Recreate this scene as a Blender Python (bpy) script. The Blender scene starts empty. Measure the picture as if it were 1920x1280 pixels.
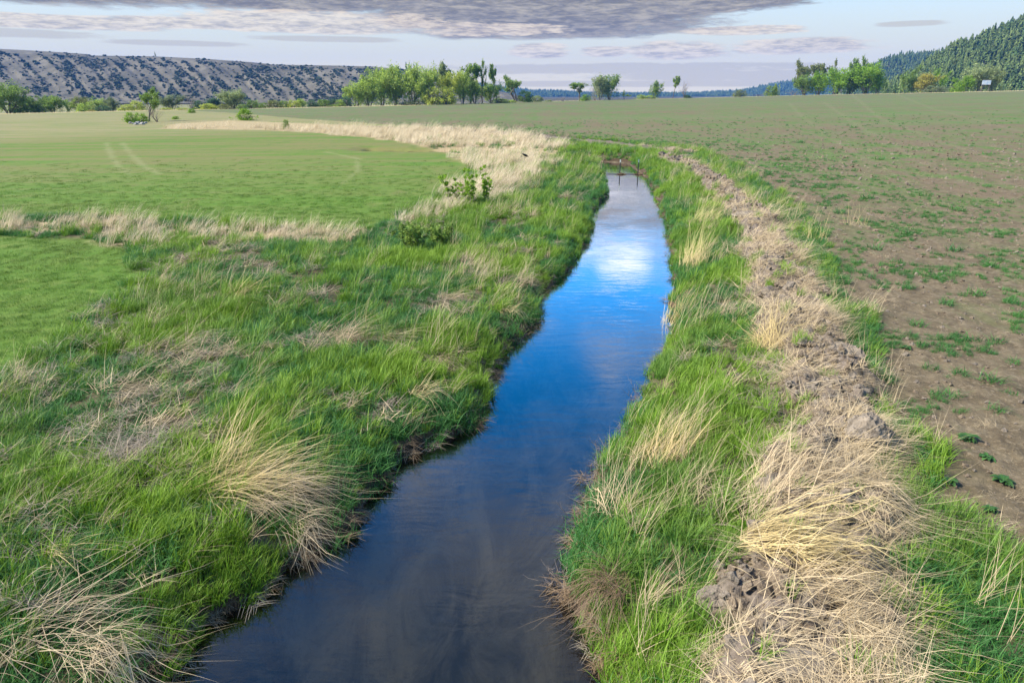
import bpy, math, random
import numpy as np
from mathutils import Vector, Matrix

R = math.radians
scene = bpy.context.scene
COL = scene.collection

# ------------------------------------------------------------------ camera
CAM_Z = 4.6
PITCH = R(19.85)
cam_data = bpy.data.cameras.new('camera')
cam_data.lens = 24.0
cam_data.sensor_width = 36.0
cam_data.clip_start = 0.05
cam_data.clip_end = 40000
cam = bpy.data.objects.new('camera', cam_data)
COL.objects.link(cam)
cam.location = (0, 0, CAM_Z)
cam.rotation_euler = (R(90) - PITCH, 0, 0)
scene.camera = cam

# ------------------------------------------------------------------ light
SUN_EL, SUN_AZ = R(42), R(-100)         # azimuth from +Y, negative = left of the view
scene.view_settings.view_transform = 'Standard'
scene.view_settings.look = 'None'
scene.view_settings.gamma = 1
scene.view_settings.use_curve_mapping = False
scene.view_settings.exposure = 1.65
sun = bpy.data.lights.new('sun', 'SUN')
sun.energy = 3.1
sun.angle = R(10)
sun.color = (1.0, 0.93, 0.82)
sun_o = bpy.data.objects.new('sun', sun)
COL.objects.link(sun_o)
sd_ = Vector((math.sin(SUN_AZ) * math.cos(SUN_EL), math.cos(SUN_AZ) * math.cos(SUN_EL), math.sin(SUN_EL)))
sun_o.rotation_euler = sd_.to_track_quat('Z', 'Y').to_euler()
scene.cycles.max_bounces = 8
scene.cycles.transparent_max_bounces = 12
scene.cycles.volume_bounces = 0
scene.cycles.use_denoising = True


class NT:
    """small helper that writes node trees"""
    def __init__(self, tree):
        self.t = tree
        tree.nodes.clear()

    def n(self, typ, ins=None, **props):
        nd = self.t.nodes.new(typ)
        for k, v in props.items():
            setattr(nd, k, v)
        for k, v in (ins or {}).items():
            self.put(nd.inputs[k], v)
        return nd

    def put(self, sock, v):
        if isinstance(v, bpy.types.NodeSocket):
            self.t.links.new(v, sock)
        elif isinstance(v, bpy.types.Node):
            self.t.links.new(v.outputs[0], sock)
        else:
            if sock.type == 'RGBA' and not isinstance(v, (int, float)) and len(v) == 3:
                v = (*v, 1)
            sock.default_value = v

    def m(self, op, a, b=None, c=None, clamp=False):
        nd = self.t.nodes.new('ShaderNodeMath')
        nd.operation = op
        nd.use_clamp = clamp
        self.put(nd.inputs[0], a)
        if b is not None:
            self.put(nd.inputs[1], b)
        if c is not None:
            self.put(nd.inputs[2], c)
        return nd.outputs[0]

    def mix(self, f, a, b, blend='MIX'):
        nd = self.t.nodes.new('ShaderNodeMix')
        nd.data_type = 'RGBA'
        nd.blend_type = blend
        nd.clamp_factor = True
        self.put(nd.inputs[0], f)
        self.put(nd.inputs[6], a)
        self.put(nd.inputs[7], b)
        return nd.outputs[2]

    def ramp(self, f, a, b, lo=0.0, hi=1.0, smooth=True):
        nd = self.t.nodes.new('ShaderNodeMapRange')
        nd.interpolation_type = 'SMOOTHSTEP' if smooth else 'LINEAR'
        self.put(nd.inputs[0], f)
        for i, v in ((1, a), (2, b), (3, lo), (4, hi)):
            self.put(nd.inputs[i], v)
        return nd.outputs[0]

    def noise(self, vec, scale, detail=4, rough=0.55, dist=0.0, out=0):
        nd = self.n('ShaderNodeTexNoise', {'Scale': scale, 'Detail': detail, 'Roughness': rough, 'Distortion': dist})
        if vec is not None:
            self.put(nd.inputs['Vector'], vec)
        return nd.outputs[out]

    def map(self, vec, scale=(1, 1, 1), loc=(0, 0, 0), rot=(0, 0, 0)):
        nd = self.n('ShaderNodeMapping', {'Vector': vec, 'Scale': scale, 'Location': loc, 'Rotation': rot})
        return nd.outputs[0]


# ---- world: Nishita sky with layers of cloud on it
world = bpy.data.worlds.new('World')
scene.world = world
world.use_nodes = True
W = NT(world.node_tree)
sky = W.n('ShaderNodeTexSky', sky_type='NISHITA', sun_disc=False, sun_elevation=SUN_EL, sun_rotation=-SUN_AZ,
          altitude=1200, air_density=1.0, dust_density=1.2, ozone_density=2.0)
# Nishita turns the other way round from the atan2 azimuth: rotation is measured clockwise from +Y
sky.sun_rotation = SUN_AZ % (2 * math.pi)
geo = W.n('ShaderNodeTexCoord')
D = geo.outputs['Generated']
sep = W.n('ShaderNodeSeparateXYZ', {0: D})
dx, dy, dz = sep.outputs
az = W.m('MULTIPLY', W.m('ARCTAN2', dx, dy), 57.2958)
el = W.m('MULTIPLY', W.m('ARCSINE', dz), 57.2958)
inv = W.m('DIVIDE', 1.0, W.m('ADD', W.m('MAXIMUM', dz, 0.0), 0.07))
comb = W.n('ShaderNodeCombineXYZ', {0: W.m('MULTIPLY', dx, inv), 1: W.m('MULTIPLY', dy, inv), 2: 0.0})
P = comb.outputs[0]
n_big = W.noise(P, 1.3, 7, 0.6, 0.3)
n_fine = W.noise(W.map(P, (1, 1, 1), (7.3, 2.1, 0)), 5.0, 6, 0.65, 0.2)
lowvec = W.n('ShaderNodeCombineXYZ', {0: W.m('MULTIPLY', az, 0.10), 1: W.m('MULTIPLY', el, 0.62), 2: 0.0}).outputs[0]
n_low = W.noise(lowvec, 1.6, 6, 0.62, 0.3)
n_low2 = W.noise(W.map(lowvec, (1, 1, 1), (3.3, 8.1, 0)), 3.4, 6, 0.68, 0.4)
wob = W.m('MULTIPLY', W.m('SUBTRACT', n_low, 0.5), 4.2)
wob2 = W.m('MULTIPLY', W.m('SUBTRACT', n_low2, 0.5), 2.6)
n_low3 = W.noise(W.map(lowvec, (1, 1, 1), (13.3, 1.1, 0)), 9.0, 5, 0.7, 0.5)
WOB = W.m('ADD', W.m('ADD', wob, wob2), W.m('MULTIPLY', W.m('SUBTRACT', n_low3, 0.5), 2.4))


def blob(a0, e0, sa, se, k=1.0, flat=1.0):
    """soft cloud bank centred on azimuth a0, elevation e0 (degrees), its edge broken by noise"""
    u = W.m('POWER', W.m('ABSOLUTE', W.m('DIVIDE', W.m('SUBTRACT', az, a0), sa)), 2.0)
    v = W.m('POWER', W.m('ABSOLUTE', W.m('DIVIDE', W.m('SUBTRACT', el, e0), se)), 3.5)
    r = W.m('SUBTRACT', 1.0, W.m('ADD', u, v))
    r = W.m('ADD', r, W.m('MULTIPLY', WOB, k))
    return W.ramp(r, 0.0, 0.55 * flat)


def union(lst):
    o = lst[0]
    for b in lst[1:]:
        o = W.m('MAXIMUM', o, b)
    return o


# scattered cloud over the whole dome
generic = W.ramp(W.m('ADD', n_big, W.m('MULTIPLY', W.m('SUBTRACT', n_fine, 0.5), 0.34)), 0.44, 0.66)
generic = W.m('MULTIPLY', generic, W.ramp(el, 8.0, 11.0))
dark = union([blob(-38, 7.6, 34, 2.4, 0.30), blob(-16, 7.2, 16, 1.7, 0.35), blob(2, 6.2, 15.5, 2.5, 0.35), blob(12, 6.6, 11, 1.2, 0.4),
              blob(26, 7.4, 9, 1.0, 0.4), blob(4, 9.2, 30, 1.3, 0.4), blob(18, 20.0, 13, 3.0, 0.6, 4.0)])
overhead = blob(-6, 44, 34, 13, 0.35, 4.0)
dark = W.m('MULTIPLY', dark, W.ramp(W.m('ADD', el, W.m('MULTIPLY', wob2, 0.16)), 3.85, 4.15))
lit = union([blob(-15, 5.0, 11, 0.85, 0.35), blob(-34, 4.45, 12, 0.5, 0.3), blob(2.2, 3.2, 2.6, 0.6, 0.4),
             blob(13, 3.15, 4.2, 0.75, 0.5), blob(21, 3.3, 6.0, 0.6, 0.5), blob(-24, 4.7, 6, 0.4, 0.3), blob(-2, 4.7, 7, 0.5, 0.5),
             blob(7, 3.1, 2.0, 0.4, 0.5), blob(17, 4.4, 4.5, 0.35, 0.45)])
wisps = union([blob(8, 1.9, 16, 0.42, 0.5), blob(20, 1.35, 18, 0.42, 0.5), blob(12, 0.8, 24, 0.25, 0.3), blob(15, 4.45, 4, 0.25, 0.3),
               blob(-36, 3.7, 8, 0.3, 0.35), blob(28, 4.5, 2.5, 0.2, 0.25), blob(-14, 3.9, 6, 0.22, 0.25), blob(-24, 3.4, 5, 0.2, 0.25)])
hi_lit = union([blob(9.3, 13.0, 2.9, 1.2, 0.45, 1.6), blob(5.0, 7.6, 12.0, 0.6, 0.6, 2.0), blob(6.5, 12.2, 5.0, 0.6, 0.6, 2.0)])
blue_gap = union([blob(7.0, 16.2, 7.5, 2.3, 0.3, 1.2), blob(2.5, 23.0, 6.5, 4.2, 0.3, 1.4)])
skyc = W.n('ShaderNodeHueSaturation', {'Color': sky, 'Saturation': 1.5, 'Value': 1.2}).outputs[0]
# pale lavender air low down
skyc = W.mix(W.ramp(el, 2.0, 15.0, 0.92, 0.0), skyc, (3.4, 3.2, 2.4))
skyc = W.mix(W.ramp(el, 0.0, 4.5, 0.85, 0.0), skyc, (4.3, 3.75, 2.5))
shade = W.m('ADD', W.m('MULTIPLY', n_low2, 0.9), W.m('MULTIPLY', n_fine, 0.4))
shade = W.m('ADD', shade, W.m('MULTIPLY', W.m('SUBTRACT', n_low3, 0.5), 0.8))
c_dark = W.mix(W.ramp(shade, 0.48, 0.88), (0.85, 0.70, 0.50), (2.2, 1.9, 1.35))
c_lit = W.mix(W.ramp(shade, 0.45, 0.8), (2.0, 1.7, 1.3), (4.3, 3.65, 2.6))
c_gen = W.mix(W.ramp(n_big, 0.5, 0.72), (3.0, 3.1, 3.4), (1.5, 1.65, 2.0))
col = W.mix(W.m('MULTIPLY', W.m('MULTIPLY', generic, 0.85), W.m('SUBTRACT', 1.0, blue_gap)), skyc, c_gen)
col = W.mix(W.m('MULTIPLY', overhead, 0.8), col, W.mix(W.ramp(n_big, 0.4, 0.65), (1.3, 1.45, 1.7), (3.0, 2.9, 2.9)))
col = W.mix(W.m('MULTIPLY', wisps, 0.6), col, (2.6, 2.3, 1.6))
col = W.mix(W.m('MULTIPLY', dark, 0.93), col, c_dark)
col = W.mix(W.m('MULTIPLY', lit, 0.75), col, c_lit)
col = W.mix(W.m('MULTIPLY', hi_lit, 0.9), col, (5.6, 5.6, 5.8))
bg = W.n('ShaderNodeBackground', {'Color': col, 'Strength': 0.080})
W.n('ShaderNodeOutputWorld', {0: bg})

# ------------------------------------------------------------------ pixel helpers (to read places off the photograph)
F = 1280.0
CA, SA = math.cos(PITCH), math.sin(PITCH)


def ray(px, py):
    a, b = (px - 960) / F, (640 - py) / F
    return np.array([a, CA + b * SA, b * CA - SA])


def hz(px, row, Y):
    """point at depth Y on the ray through a pixel"""
    d = ray(px, row)
    return np.array([0, 0, CAM_Z]) + d * (Y / d[1])


# ------------------------------------------------------------------ numpy noise
def _hash(ix, iy, seed):
    h = (ix.astype(np.int64) * 374761393 + iy.astype(np.int64) * 668265263 + seed * 1274126177) & 0xFFFFFFFF
    h = ((h ^ (h >> 13)) * 1274126177) & 0xFFFFFFFF
    return ((h ^ (h >> 16)) & 0xFFFF) / 65535.0


def vnoise(x, y, seed=0):
    ix, iy = np.floor(x), np.floor(y)
    fx, fy = x - ix, y - iy
    fx = fx * fx * (3 - 2 * fx)
    fy = fy * fy * (3 - 2 * fy)
    a = _hash(ix, iy, seed); b = _hash(ix + 1, iy, seed)
    c = _hash(ix, iy + 1, seed); d = _hash(ix + 1, iy + 1, seed)
    return (a * (1 - fx) + b * fx) * (1 - fy) + (c * (1 - fx) + d * fx) * fy


def fbm(x, y, octv=4, seed=0, gain=0.5):
    s, a, t = 0, 1.0, 0
    for i in range(octv):
        s = s + a * vnoise(x * 2 ** i + 17.3 * i, y * 2 ** i - 9.1 * i, seed + i)
        t += a
        a *= gain
    return s / t


def sstep(x, a, b):
    t = np.clip((x - a) / (b - a), 0, 1)
    return t * t * (3 - 2 * t)


# ------------------------------------------------------------------ terrain
E_PX = [-900, 0, 200, 640, 800, 940, 1130, 1300, 1500, 1700, 1920, 2900]
E_ROW = [214, 213.5, 209, 200.5, 197, 193, 188, 184, 179, 175, 170, 160]
E_Y = [220, 220, 225, 250, 280, 320, 400, 420, 400, 370, 340, 320]
E_Z = [hz(p, r, y)[2] for p, r, y in zip(E_PX, E_ROW, E_Y)]


def px_of(x, y):
    return 960 + 1361 * x / np.maximum(y, 5)


def edge_y(px):
    return np.interp(px, E_PX, E_Y)


def base_z(x, y):
    px = px_of(x, y)
    ye, ze = np.interp(px, E_PX, E_Y), np.interp(px, E_PX, E_Z)
    t = (y - 25) / (ye - 25)
    t0 = np.clip(t, 0, 1)
    z = 0.5 + (ze - 0.5) * t0
    z = z - np.clip((y - ye) * 0.05, 0, 5)
    return z


def gp(px, py, zoff=0.0):
    z = 0.5
    d = ray(px, py)
    for _ in range(30):
        t = (z + zoff - CAM_Z) / min(d[2], -0.004)
        x, y = d[0] * t, d[1] * t
        z = 0.6 * z + 0.4 * float(base_z(np.array(x), np.array(y)))
    return (x, y)


def wp(px, py):
    """water plane"""
    d = ray(px, py)
    t = -CAM_Z / d[2]
    return (d[0] * t, d[1] * t)


L_EDGE = [(320, 1280), (400, 1172), (545, 1078), (640, 1010), (700, 945), (735, 880), (850, 815), (912, 785), (918, 722), (970, 650),
          (1005, 596), (1020, 555), (1068, 505), (1108, 445), (1112, 400), (1136, 370), (1134, 330), (1126, 306)]
R_EDGE = [(1110, 1232), (1100, 1195), (1050, 1125), (1062, 1040), (1108, 950), (1118, 880), (1150, 830), (1195, 770),
          (1215, 710), (1262, 625), (1258, 560), (1262, 490), (1253, 430), (1236, 385), (1217, 335), (1180, 306)]
le = [wp(*p) for p in L_EDGE]
re_ = [wp(*p) for p in R_EDGE]
l0, r0 = le[0], re_[0]
le = [(l0[0] - 4.2, -9), (l0[0] - 1.3, 0.5)] + le
re_ = [(r0[0] - 2.8, -9), (r0[0] - 0.6, 0.5)] + re_
le += [(5.2, 48.5), (3.4, 50.5), (0.5, 52.5), (-4, 54.5), (-12, 56.5)]
re_ += [(6.8, 51.5), (4.0, 53.5), (1.0, 55.3), (-4, 57.2), (-12, 59.0)]
STREAM = le + re_[::-1]


def polyv(pts, **k):
    return [gp(*p, **k) for p in pts]


def seg_dist(x, y, pts, closed):
    pts = np.array(pts, float)
    n = len(pts)
    d = np.full(x.shape, 1e9)
    for i in range(n if closed else n - 1):
        a, b = pts[i], pts[(i + 1) % n]
        ab = b - a
        L = max(ab @ ab, 1e-9)
        t = np.clip(((x - a[0]) * ab[0] + (y - a[1]) * ab[1]) / L, 0, 1)
        d = np.minimum(d, (x - a[0] - t * ab[0]) ** 2 + (y - a[1] - t * ab[1]) ** 2)
    return np.sqrt(d)


def inside(x, y, pts):
    n = len(pts)
    c = np.zeros(x.shape, bool)
    j = n - 1
    for i in range(n):
        xi, yi = pts[i]
        xj, yj = pts[j]
        if yi != yj:
            c ^= ((yi > y) != (yj > y)) & (x < (xj - xi) * (y - yi) / (yj - yi) + xi)
        j = i
    return c


def sdist(x, y, pts):
    d = seg_dist(x, y, pts, True)
    return np.where(inside(x, y, pts), -d, d)


LAWN_A = polyv([(-1500, 428), (0, 412), (100, 402), (250, 408), (420, 418), (520, 430), (640, 440), (720, 420), (800, 383), (850, 348),
                (890, 322), (880, 300), (850, 285), (780, 268), (700, 258), (620, 250), (500, 242), (300, 241), (235, 236)]) \
    + [gp(215, 222), gp(180, 214), (-180, 225), (-420, 230), (-420, 60)]
LAWN_B = polyv([(-1500, 447), (0, 443), (180, 447), (268, 480), (245, 530), (180, 590), (100, 645), (0, 705), (-500, 900)]) + [(-60, 6)]
BELT = polyv([(300, 242), (500, 244), (620, 252), (700, 260), (780, 270), (850, 287), (892, 312), (880, 335), (850, 362), (790, 395),
              (720, 440), (790, 420), (880, 380), (960, 362), (1015, 330), (1030, 300), (1060, 278), (1000, 258), (900, 247),
              (800, 241), (700, 237), (560, 231), (430, 226), (330, 232)])
FIELD = polyv([(2600, 1900), (1990, 1260), (1880, 1110), (1810, 1020), (1745, 920), (1695, 810), (1655, 700), (1610, 600), (1565, 520),
               (1530, 430), (1450, 360), (1390, 318), (1330, 290), (1290, 277), (1150, 262), (1050, 254), (900, 243),
               (700, 232), (560, 222), (440, 212)]) + [(-110, 235), (-60, 900), (1600, 900), (1600, 3)]
SPOIL = polyv([(1250, 292), (1300, 305), (1345, 340), (1405, 392), (1440, 455), (1470, 530), (1500, 605), (1560, 690), (1590, 770),
               (1545, 870), (1570, 970), (1540, 1080), (1500, 1190), (1480, 1290)], zoff=0.25)
SPOIL.append((SPOIL[-1][0] - 0.4, 0.0))
SPOIL_FAR = polyv([(1285, 284), (1200, 275), (1100, 264), (1000, 255), (900, 247), (800, 243), (700, 238)], zoff=0.1)
STRIP = polyv([(-900, 436), (0, 428), (120, 425), (250, 432), (330, 446), (450, 434), (620, 446)])
TRACKS = [polyv([(200, 268), (208, 290), (222, 312), (240, 326)]), polyv([(230, 268), (246, 290), (270, 312), (300, 326)]),
          polyv([(610, 285), (670, 297), (672, 320), (640, 345)]),
          polyv([(1545, 192), (1592, 225), (1680, 275), (1790, 335), (1920, 392)]),
          polyv([(1588, 190), (1650, 222), (1760, 265), (1920, 318)]),
          polyv([(1650, 185), (1750, 205), (1920, 248)]), polyv([(1480, 194), (1500, 215), (1560, 262), (1680, 330), (1800, 410)])]


def fields(x, y):
    """height and ground-cover weights for arrays of points"""
    x = np.asarray(x, float)
    y = np.asarray(y, float)
    near = (y < 62) & (y > -12)
    sd = np.full(x.shape, 50.0)
    sd[near] = sdist(x[near], y[near], STREAM)
    wig = (fbm(x * 1.7, y * 1.7, 3, 5) - 0.5) * 0.34
    sdn = sd + wig
    z = base_z(x, y)
    prof = np.interp(sdn, [-1.25, -0.55, -0.08, 0.06, 0.14, 0.4, 1.2, 2.6], [-0.62, -0.42, -0.10, 0.03, 0.16, 0.30, 0.45, 0.5])
    z = z + (prof - 0.5)
    bumps = (fbm(x * 0.9, y * 0.9, 3, 11) - 0.5) * 0.16 + (fbm(x * 3.1, y * 3.1, 3, 12) - 0.5) * 0.09
    land = sstep(sdn, 0.2, 0.8)
    lawn = np.maximum(sstep(-sdist(x, y, LAWN_A) + (fbm(x * .5, y * .5, 3, 3) - .5) * 1.2, -0.35, 0.35),
                      sstep(-sdist(x, y, LAWN_B) + (fbm(x * .8, y * .8, 3, 4) - .5) * 1.0, -0.3, 0.3))
    fd = -sdist(x, y, FIELD)
    field = sstep(fd + (fbm(x * 1.1, y * 1.1, 3, 6) - .5) * 1.1, -0.25, 0.6)
    lawn = np.maximum(lawn, sstep(y, 60, 72) * sstep(-x, 8, 14))
    far = sstep(y, 60, 140)
    lawn = lawn * (1 - field)
    belt = sstep(-sdist(x, y, BELT) + (fbm(x * .7, y * .5, 3, 8) - .5) * 2.2, -0.5, 0.6)
    strip = sstep(1.15 + np.clip(y - 10, 0, 40) * 0.02 - seg_dist(x, y, STRIP, False) + (fbm(x * .8, y * .8, 3, 9) - .5) * 1.6, -0.2, 0.6)
    ds = np.full(x.shape, 50.0)
    ds[near] = seg_dist(x[near], y[near], SPOIL, False)
    dfar = seg_dist(x, y, SPOIL_FAR, False)
    w = 0.72 + 0.25 * (vnoise(x * 0 + y * 0.55, y * 0, 21) - 0.3)
    sp = sstep(1 - ds / w + (fbm(x * 1.6, y * 1.6, 3, 22) - .5) * 0.9, -0.05, 0.5)
    spf = sstep(1 - dfar / 1.0 + (fbm(x * .9, y * .9, 3, 23) - .5) * 1.4, -0.1, 0.5)
    spoil = np.maximum(sp, spf * 0.9)
    clod = fbm(x * 4.5, y * 4.5, 4, 24, 0.6)
    z = z + sp * (0.24 + (clod - 0.5) * 0.45) + spf * (0.18 + (clod - 0.5) * 0.4)
    z = z + bumps * land * (1 - np.maximum(lawn, field) * 0.75)
    fc = fbm(x * 7, y * 7, 3, 25) - 0.5
    z = z + field * fc * 0.07 * (1 - far)
    tr = np.zeros(x.shape)
    for t in TRACKS:
        tr = np.maximum(tr, sstep(0.22 + y * 0.002 - seg_dist(x, y, t, False) + (fbm(x * .8, y * .8, 2, 61) - .5) * .5, 0, 0.3))
    ye = edge_y(px_of(x, y))
    rim = np.clip(1 - np.abs(y - ye + 2) / (5 + 8 * sstep(px_of(x, y), 1500, 1900)), 0, 1) ** 0.5
    return dict(z=z, sd=sdn, lawn=lawn, field=field, belt=belt, strip=strip, spoil=spoil, sp=sp, track=tr, rim=rim, fd=fd)


# ------------------------------------------------------------------ object helpers
def link(o, parent=None):
    COL.objects.link(o)
    if parent is not None:
        o.parent = parent
    return o


def tag(o, label=None, cat=None, group=None, kind=None):
    if label: o['label'] = label
    if cat: o['category'] = cat
    if group: o['group'] = group
    if kind: o['kind'] = kind
    return o


def make_mesh(name, V, Fc, mats=(), smooth=False, attrs=None, midx=None):
    me = bpy.data.meshes.new(name)
    V = np.asarray(V, dtype=np.float32).reshape(-1, 3)
    if isinstance(Fc, np.ndarray):
        k = Fc.shape[1]
        nf = len(Fc)
        me.vertices.add(len(V))
        me.vertices.foreach_set('co', V.ravel())
        me.loops.add(nf * k)
        me.polygons.add(nf)
        me.loops.foreach_set('vertex_index', Fc.astype(np.int32).ravel())
        me.polygons.foreach_set('loop_start', np.arange(0, nf * k, k, dtype=np.int32))
        me.update(calc_edges=True)
    else:
        me.from_pydata(V.tolist(), [], Fc)
    for m in mats:
        me.materials.append(m)
    if smooth:
        me.polygons.foreach_set('use_smooth', [True] * len(me.polygons))
    for k, v in (attrs or {}).items():
        v = np.asarray(v, dtype=np.float32)
        a = me.attributes.new(k, 'FLOAT' if v.ndim == 1 else 'FLOAT_VECTOR', 'POINT')
        a.data.foreach_set('value' if v.ndim == 1 else 'vector', v.ravel())
    if midx is not None:
        me.polygons.foreach_set('material_index', np.asarray(midx, dtype=np.int32))
    me.update()
    return me


def empty(name, loc, rz=0.0):
    o = bpy.data.objects.new(name, None)
    o.empty_display_size = 0.2
    o.location = loc
    o.rotation_euler = (0, 0, rz)
    return link(o)


class Geo:
    """collects quads/tris"""
    def __init__(self):
        self.v, self.f, self.m = [], [], []

    def add(self, V, Fc, mi=0):
        b = len(self.v)
        self.v += [tuple(p) for p in V]
        self.f += [tuple(b + i for i in f) for f in Fc]
        self.m += [mi] * len(Fc)

    def tube(self, pts, rad, k=6, mi=0, cap=True):
        pts = [np.array(p, float) for p in pts]
        n = len(pts)
        V, Fc = [], []
        for i, p in enumerate(pts):
            t = pts[min(i + 1, n - 1)] - pts[max(i - 1, 0)]
            t = t / (np.linalg.norm(t) + 1e-9)
            up = np.array([0, 0, 1.0]) if abs(t[2]) < 0.9 else np.array([1.0, 0, 0])
            a = np.cross(t, up); a /= np.linalg.norm(a)
            b = np.cross(t, a)
            r = rad[i] if hasattr(rad, '__len__') else rad
            for j in range(k):
                th = 2 * math.pi * j / k
                V.append(p + r * (math.cos(th) * a + math.sin(th) * b))
        for i in range(n - 1):
            for j in range(k):
                j2 = (j + 1) % k
                Fc.append((i * k + j, i * k + j2, (i + 1) * k + j2, (i + 1) * k + j))
        if cap:
            Fc.append(tuple(range(k))[::-1])
            Fc.append(tuple((n - 1) * k + j for j in range(k)))
        self.add(V, Fc, mi)

    def box(self, c, s, mi=0, rz=0.0):
        c = np.array(c, float)
        V = []
        for dz in (-1, 1):
            for dx_, dy_ in ((-1, -1), (1, -1), (1, 1), (-1, 1)):
                x, y = dx_ * s[0] / 2, dy_ * s[1] / 2
                V.append(c + np.array([x * math.cos(rz) - y * math.sin(rz), x * math.sin(rz) + y * math.cos(rz), dz * s[2] / 2]))
        self.add(V, [(3, 2, 1, 0), (4, 5, 6, 7), (0, 1, 5, 4), (1, 2, 6, 5), (2, 3, 7, 6), (3, 0, 4, 7)], mi)

    def mesh(self, name, mats, smooth=False):
        return make_mesh(name, self.v, self.f, mats, smooth, midx=self.m)


# ------------------------------------------------------------------ materials
def new_mat(name):
    m = bpy.data.materials.new(name)
    m.use_nodes = True
    return m, NT(m.node_tree)


def out(T, sh, disp=None):
    o = T.n('ShaderNodeOutputMaterial', {0: sh})
    return o


def blade_mat(name, a, b, tip, tipw=0.5, trans=0.35, patch=0.35, patch_col=None, patch_w=0.0, rough=0.55):
    """grass blades: hue varies by tuft and by patch of ground, tips paler or drier"""
    m, T = new_mat(name)
    oi = T.n('ShaderNodeObjectInfo')
    at = T.n('ShaderNodeAttribute', attribute_name='hgt')
    bl = T.n('ShaderNodeAttribute', attribute_name='blade')
    pn = T.noise(oi.outputs['Location'], patch, 3, 0.6)
    f = T.m('ADD', T.m('MULTIPLY', oi.outputs['Random'], 0.45), T.m('MULTIPLY', T.ramp(pn, 0.35, 0.65), 0.55))
    c = T.mix(f, a, b)
    if patch_col:
        pn2 = T.noise(T.map(oi.outputs['Location'], (1, 1, 1), (31, 7, 0)), patch * 1.7, 3, 0.6)
        c = T.mix(T.m('MULTIPLY', T.ramp(pn2, 0.45, 0.65), patch_w), c, patch_col)
    c = T.mix(T.m('MULTIPLY', T.m('MULTIPLY', T.m('POWER', at.outputs['Fac'], 2.0), tipw), bl.outputs['Fac']), c, tip)
    c = T.mix(1.0, c, T.m('ADD', 0.72, T.m('MULTIPLY', bl.outputs['Fac'], 0.56)), 'MULTIPLY')
    p = T.n('ShaderNodeBsdfPrincipled', {'Base Color': c, 'Roughness': rough, 'Specular IOR Level': 0.3})
    t = T.n('ShaderNodeBsdfTranslucent', {'Color': c})
    out(T, T.n('ShaderNodeMixShader', {0: trans, 1: p, 2: t}))
    return m


M_LUSH = blade_mat('lush_grass', (.085, .205, .012), (.20, .345, .025), (.36, .44, .07), 0.6,
                   patch_col=(.055, .16, .04), patch_w=0.5)
M_BLUEG = blade_mat('cool_grass', (.035, .145, .03), (.075, .22, .04), (.19, .34, .10), 0.5)
M_LAWN = blade_mat('lawn_grass', (.065, .16, .014), (.10, .20, .02), (.19, .25, .05), 0.4, patch=0.12,
                   patch_col=(.13, .16, .035), patch_w=0.6)
M_STRAW = blade_mat('straw', (.42, .325, .18), (.58, .46, .28), (.64, .54, .36), 0.5, 0.2, 0.8,
                    patch_col=(.36, .27, .16), patch_w=0.5)
M_PALE = blade_mat('pale_dry_grass', (.48, .40, .24), (.66, .56, .38), (.70, .62, .44), 0.5, 0.25, 0.8, patch_col=(.38, .31, .20), patch_w=0.35)
M_STRAWY = blade_mat('yellow_straw', (.52, .40, .17), (.62, .50, .25), (.66, .56, .32), 0.5, 0.22, 0.8)
M_THATCH = blade_mat('brown_thatch', (.10, .065, .035), (.22, .15, .085), (.30, .23, .13), 0.5, 0.1, 1.2)
M_GREY = blade_mat('grey_thatch', (.20, .16, .12), (.30, .25, .17), (.36, .30, .2), 0.5, 0.1, 1.2)


def simple_mat(name, col, rough=0.8, nscale=6.0, namp=0.35, spec=0.3, bump=0.0, metal=0.0):
    m, T = new_mat(name)
    tc = T.n('ShaderNodeTexCoord')
    n = T.noise(tc.outputs['Object'], nscale, 5, 0.6)
    c = T.mix(T.ramp(n, 0.3, 0.7), tuple(v * (1 - namp) for v in col), tuple(min(1, v * (1 + namp)) for v in col))
    p = T.n('ShaderNodeBsdfPrincipled', {'Base Color': c, 'Roughness': rough, 'Specular IOR Level': spec, 'Metallic': metal})
    if bump:
        b = T.n('ShaderNodeBump', {'Height': n, 'Strength': bump, 'Distance': 0.02})
        T.put(p.inputs['Normal'], b.outputs[0])
    out(T, p)
    return m


M_BARK = simple_mat('bark', (.16, .13, .10), 0.9, 3.0, 0.4)
M_TWIG = simple_mat('grey_twig', (.22, .18, .15), 0.9, 3.0, 0.3)
M_CLOD = simple_mat('clod_soil', (.165, .128, .088), 0.95, 5.0, 0.42, 0.15, 0.6)
M_CLODG = simple_mat('grey_clod_soil', (.19, .158, .12), 0.95, 7.0, 0.4, 0.15, 0.6)


def leaf_mat(name):
    """tree leaves: hue comes from the tree's own colour, each leaf a little different"""
    m, T = new_mat(name)
    oi = T.n('ShaderNodeObjectInfo')
    bl = T.n('ShaderNodeAttribute', attribute_name='blade')
    c = T.mix(1.0, oi.outputs['Color'], T.m('ADD', 0.55, T.m('MULTIPLY', bl.outputs['Fac'], 0.9)), 'MULTIPLY')
    c = T.mix(T.m('MULTIPLY', T.ramp(bl.outputs['Fac'], 0.75, 1.0), 0.3), c, (.30, .32, .08))
    p = T.n('ShaderNodeBsdfPrincipled', {'Base Color': c, 'Roughness': 0.6, 'Specular IOR Level': 0.25})
    t = T.n('ShaderNodeBsdfTranslucent', {'Color': c})
    out(T, T.n('ShaderNodeMixShader', {0: 0.45, 1: p, 2: t}))
    return m


M_LEAF = leaf_mat('tree_leaf')


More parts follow.
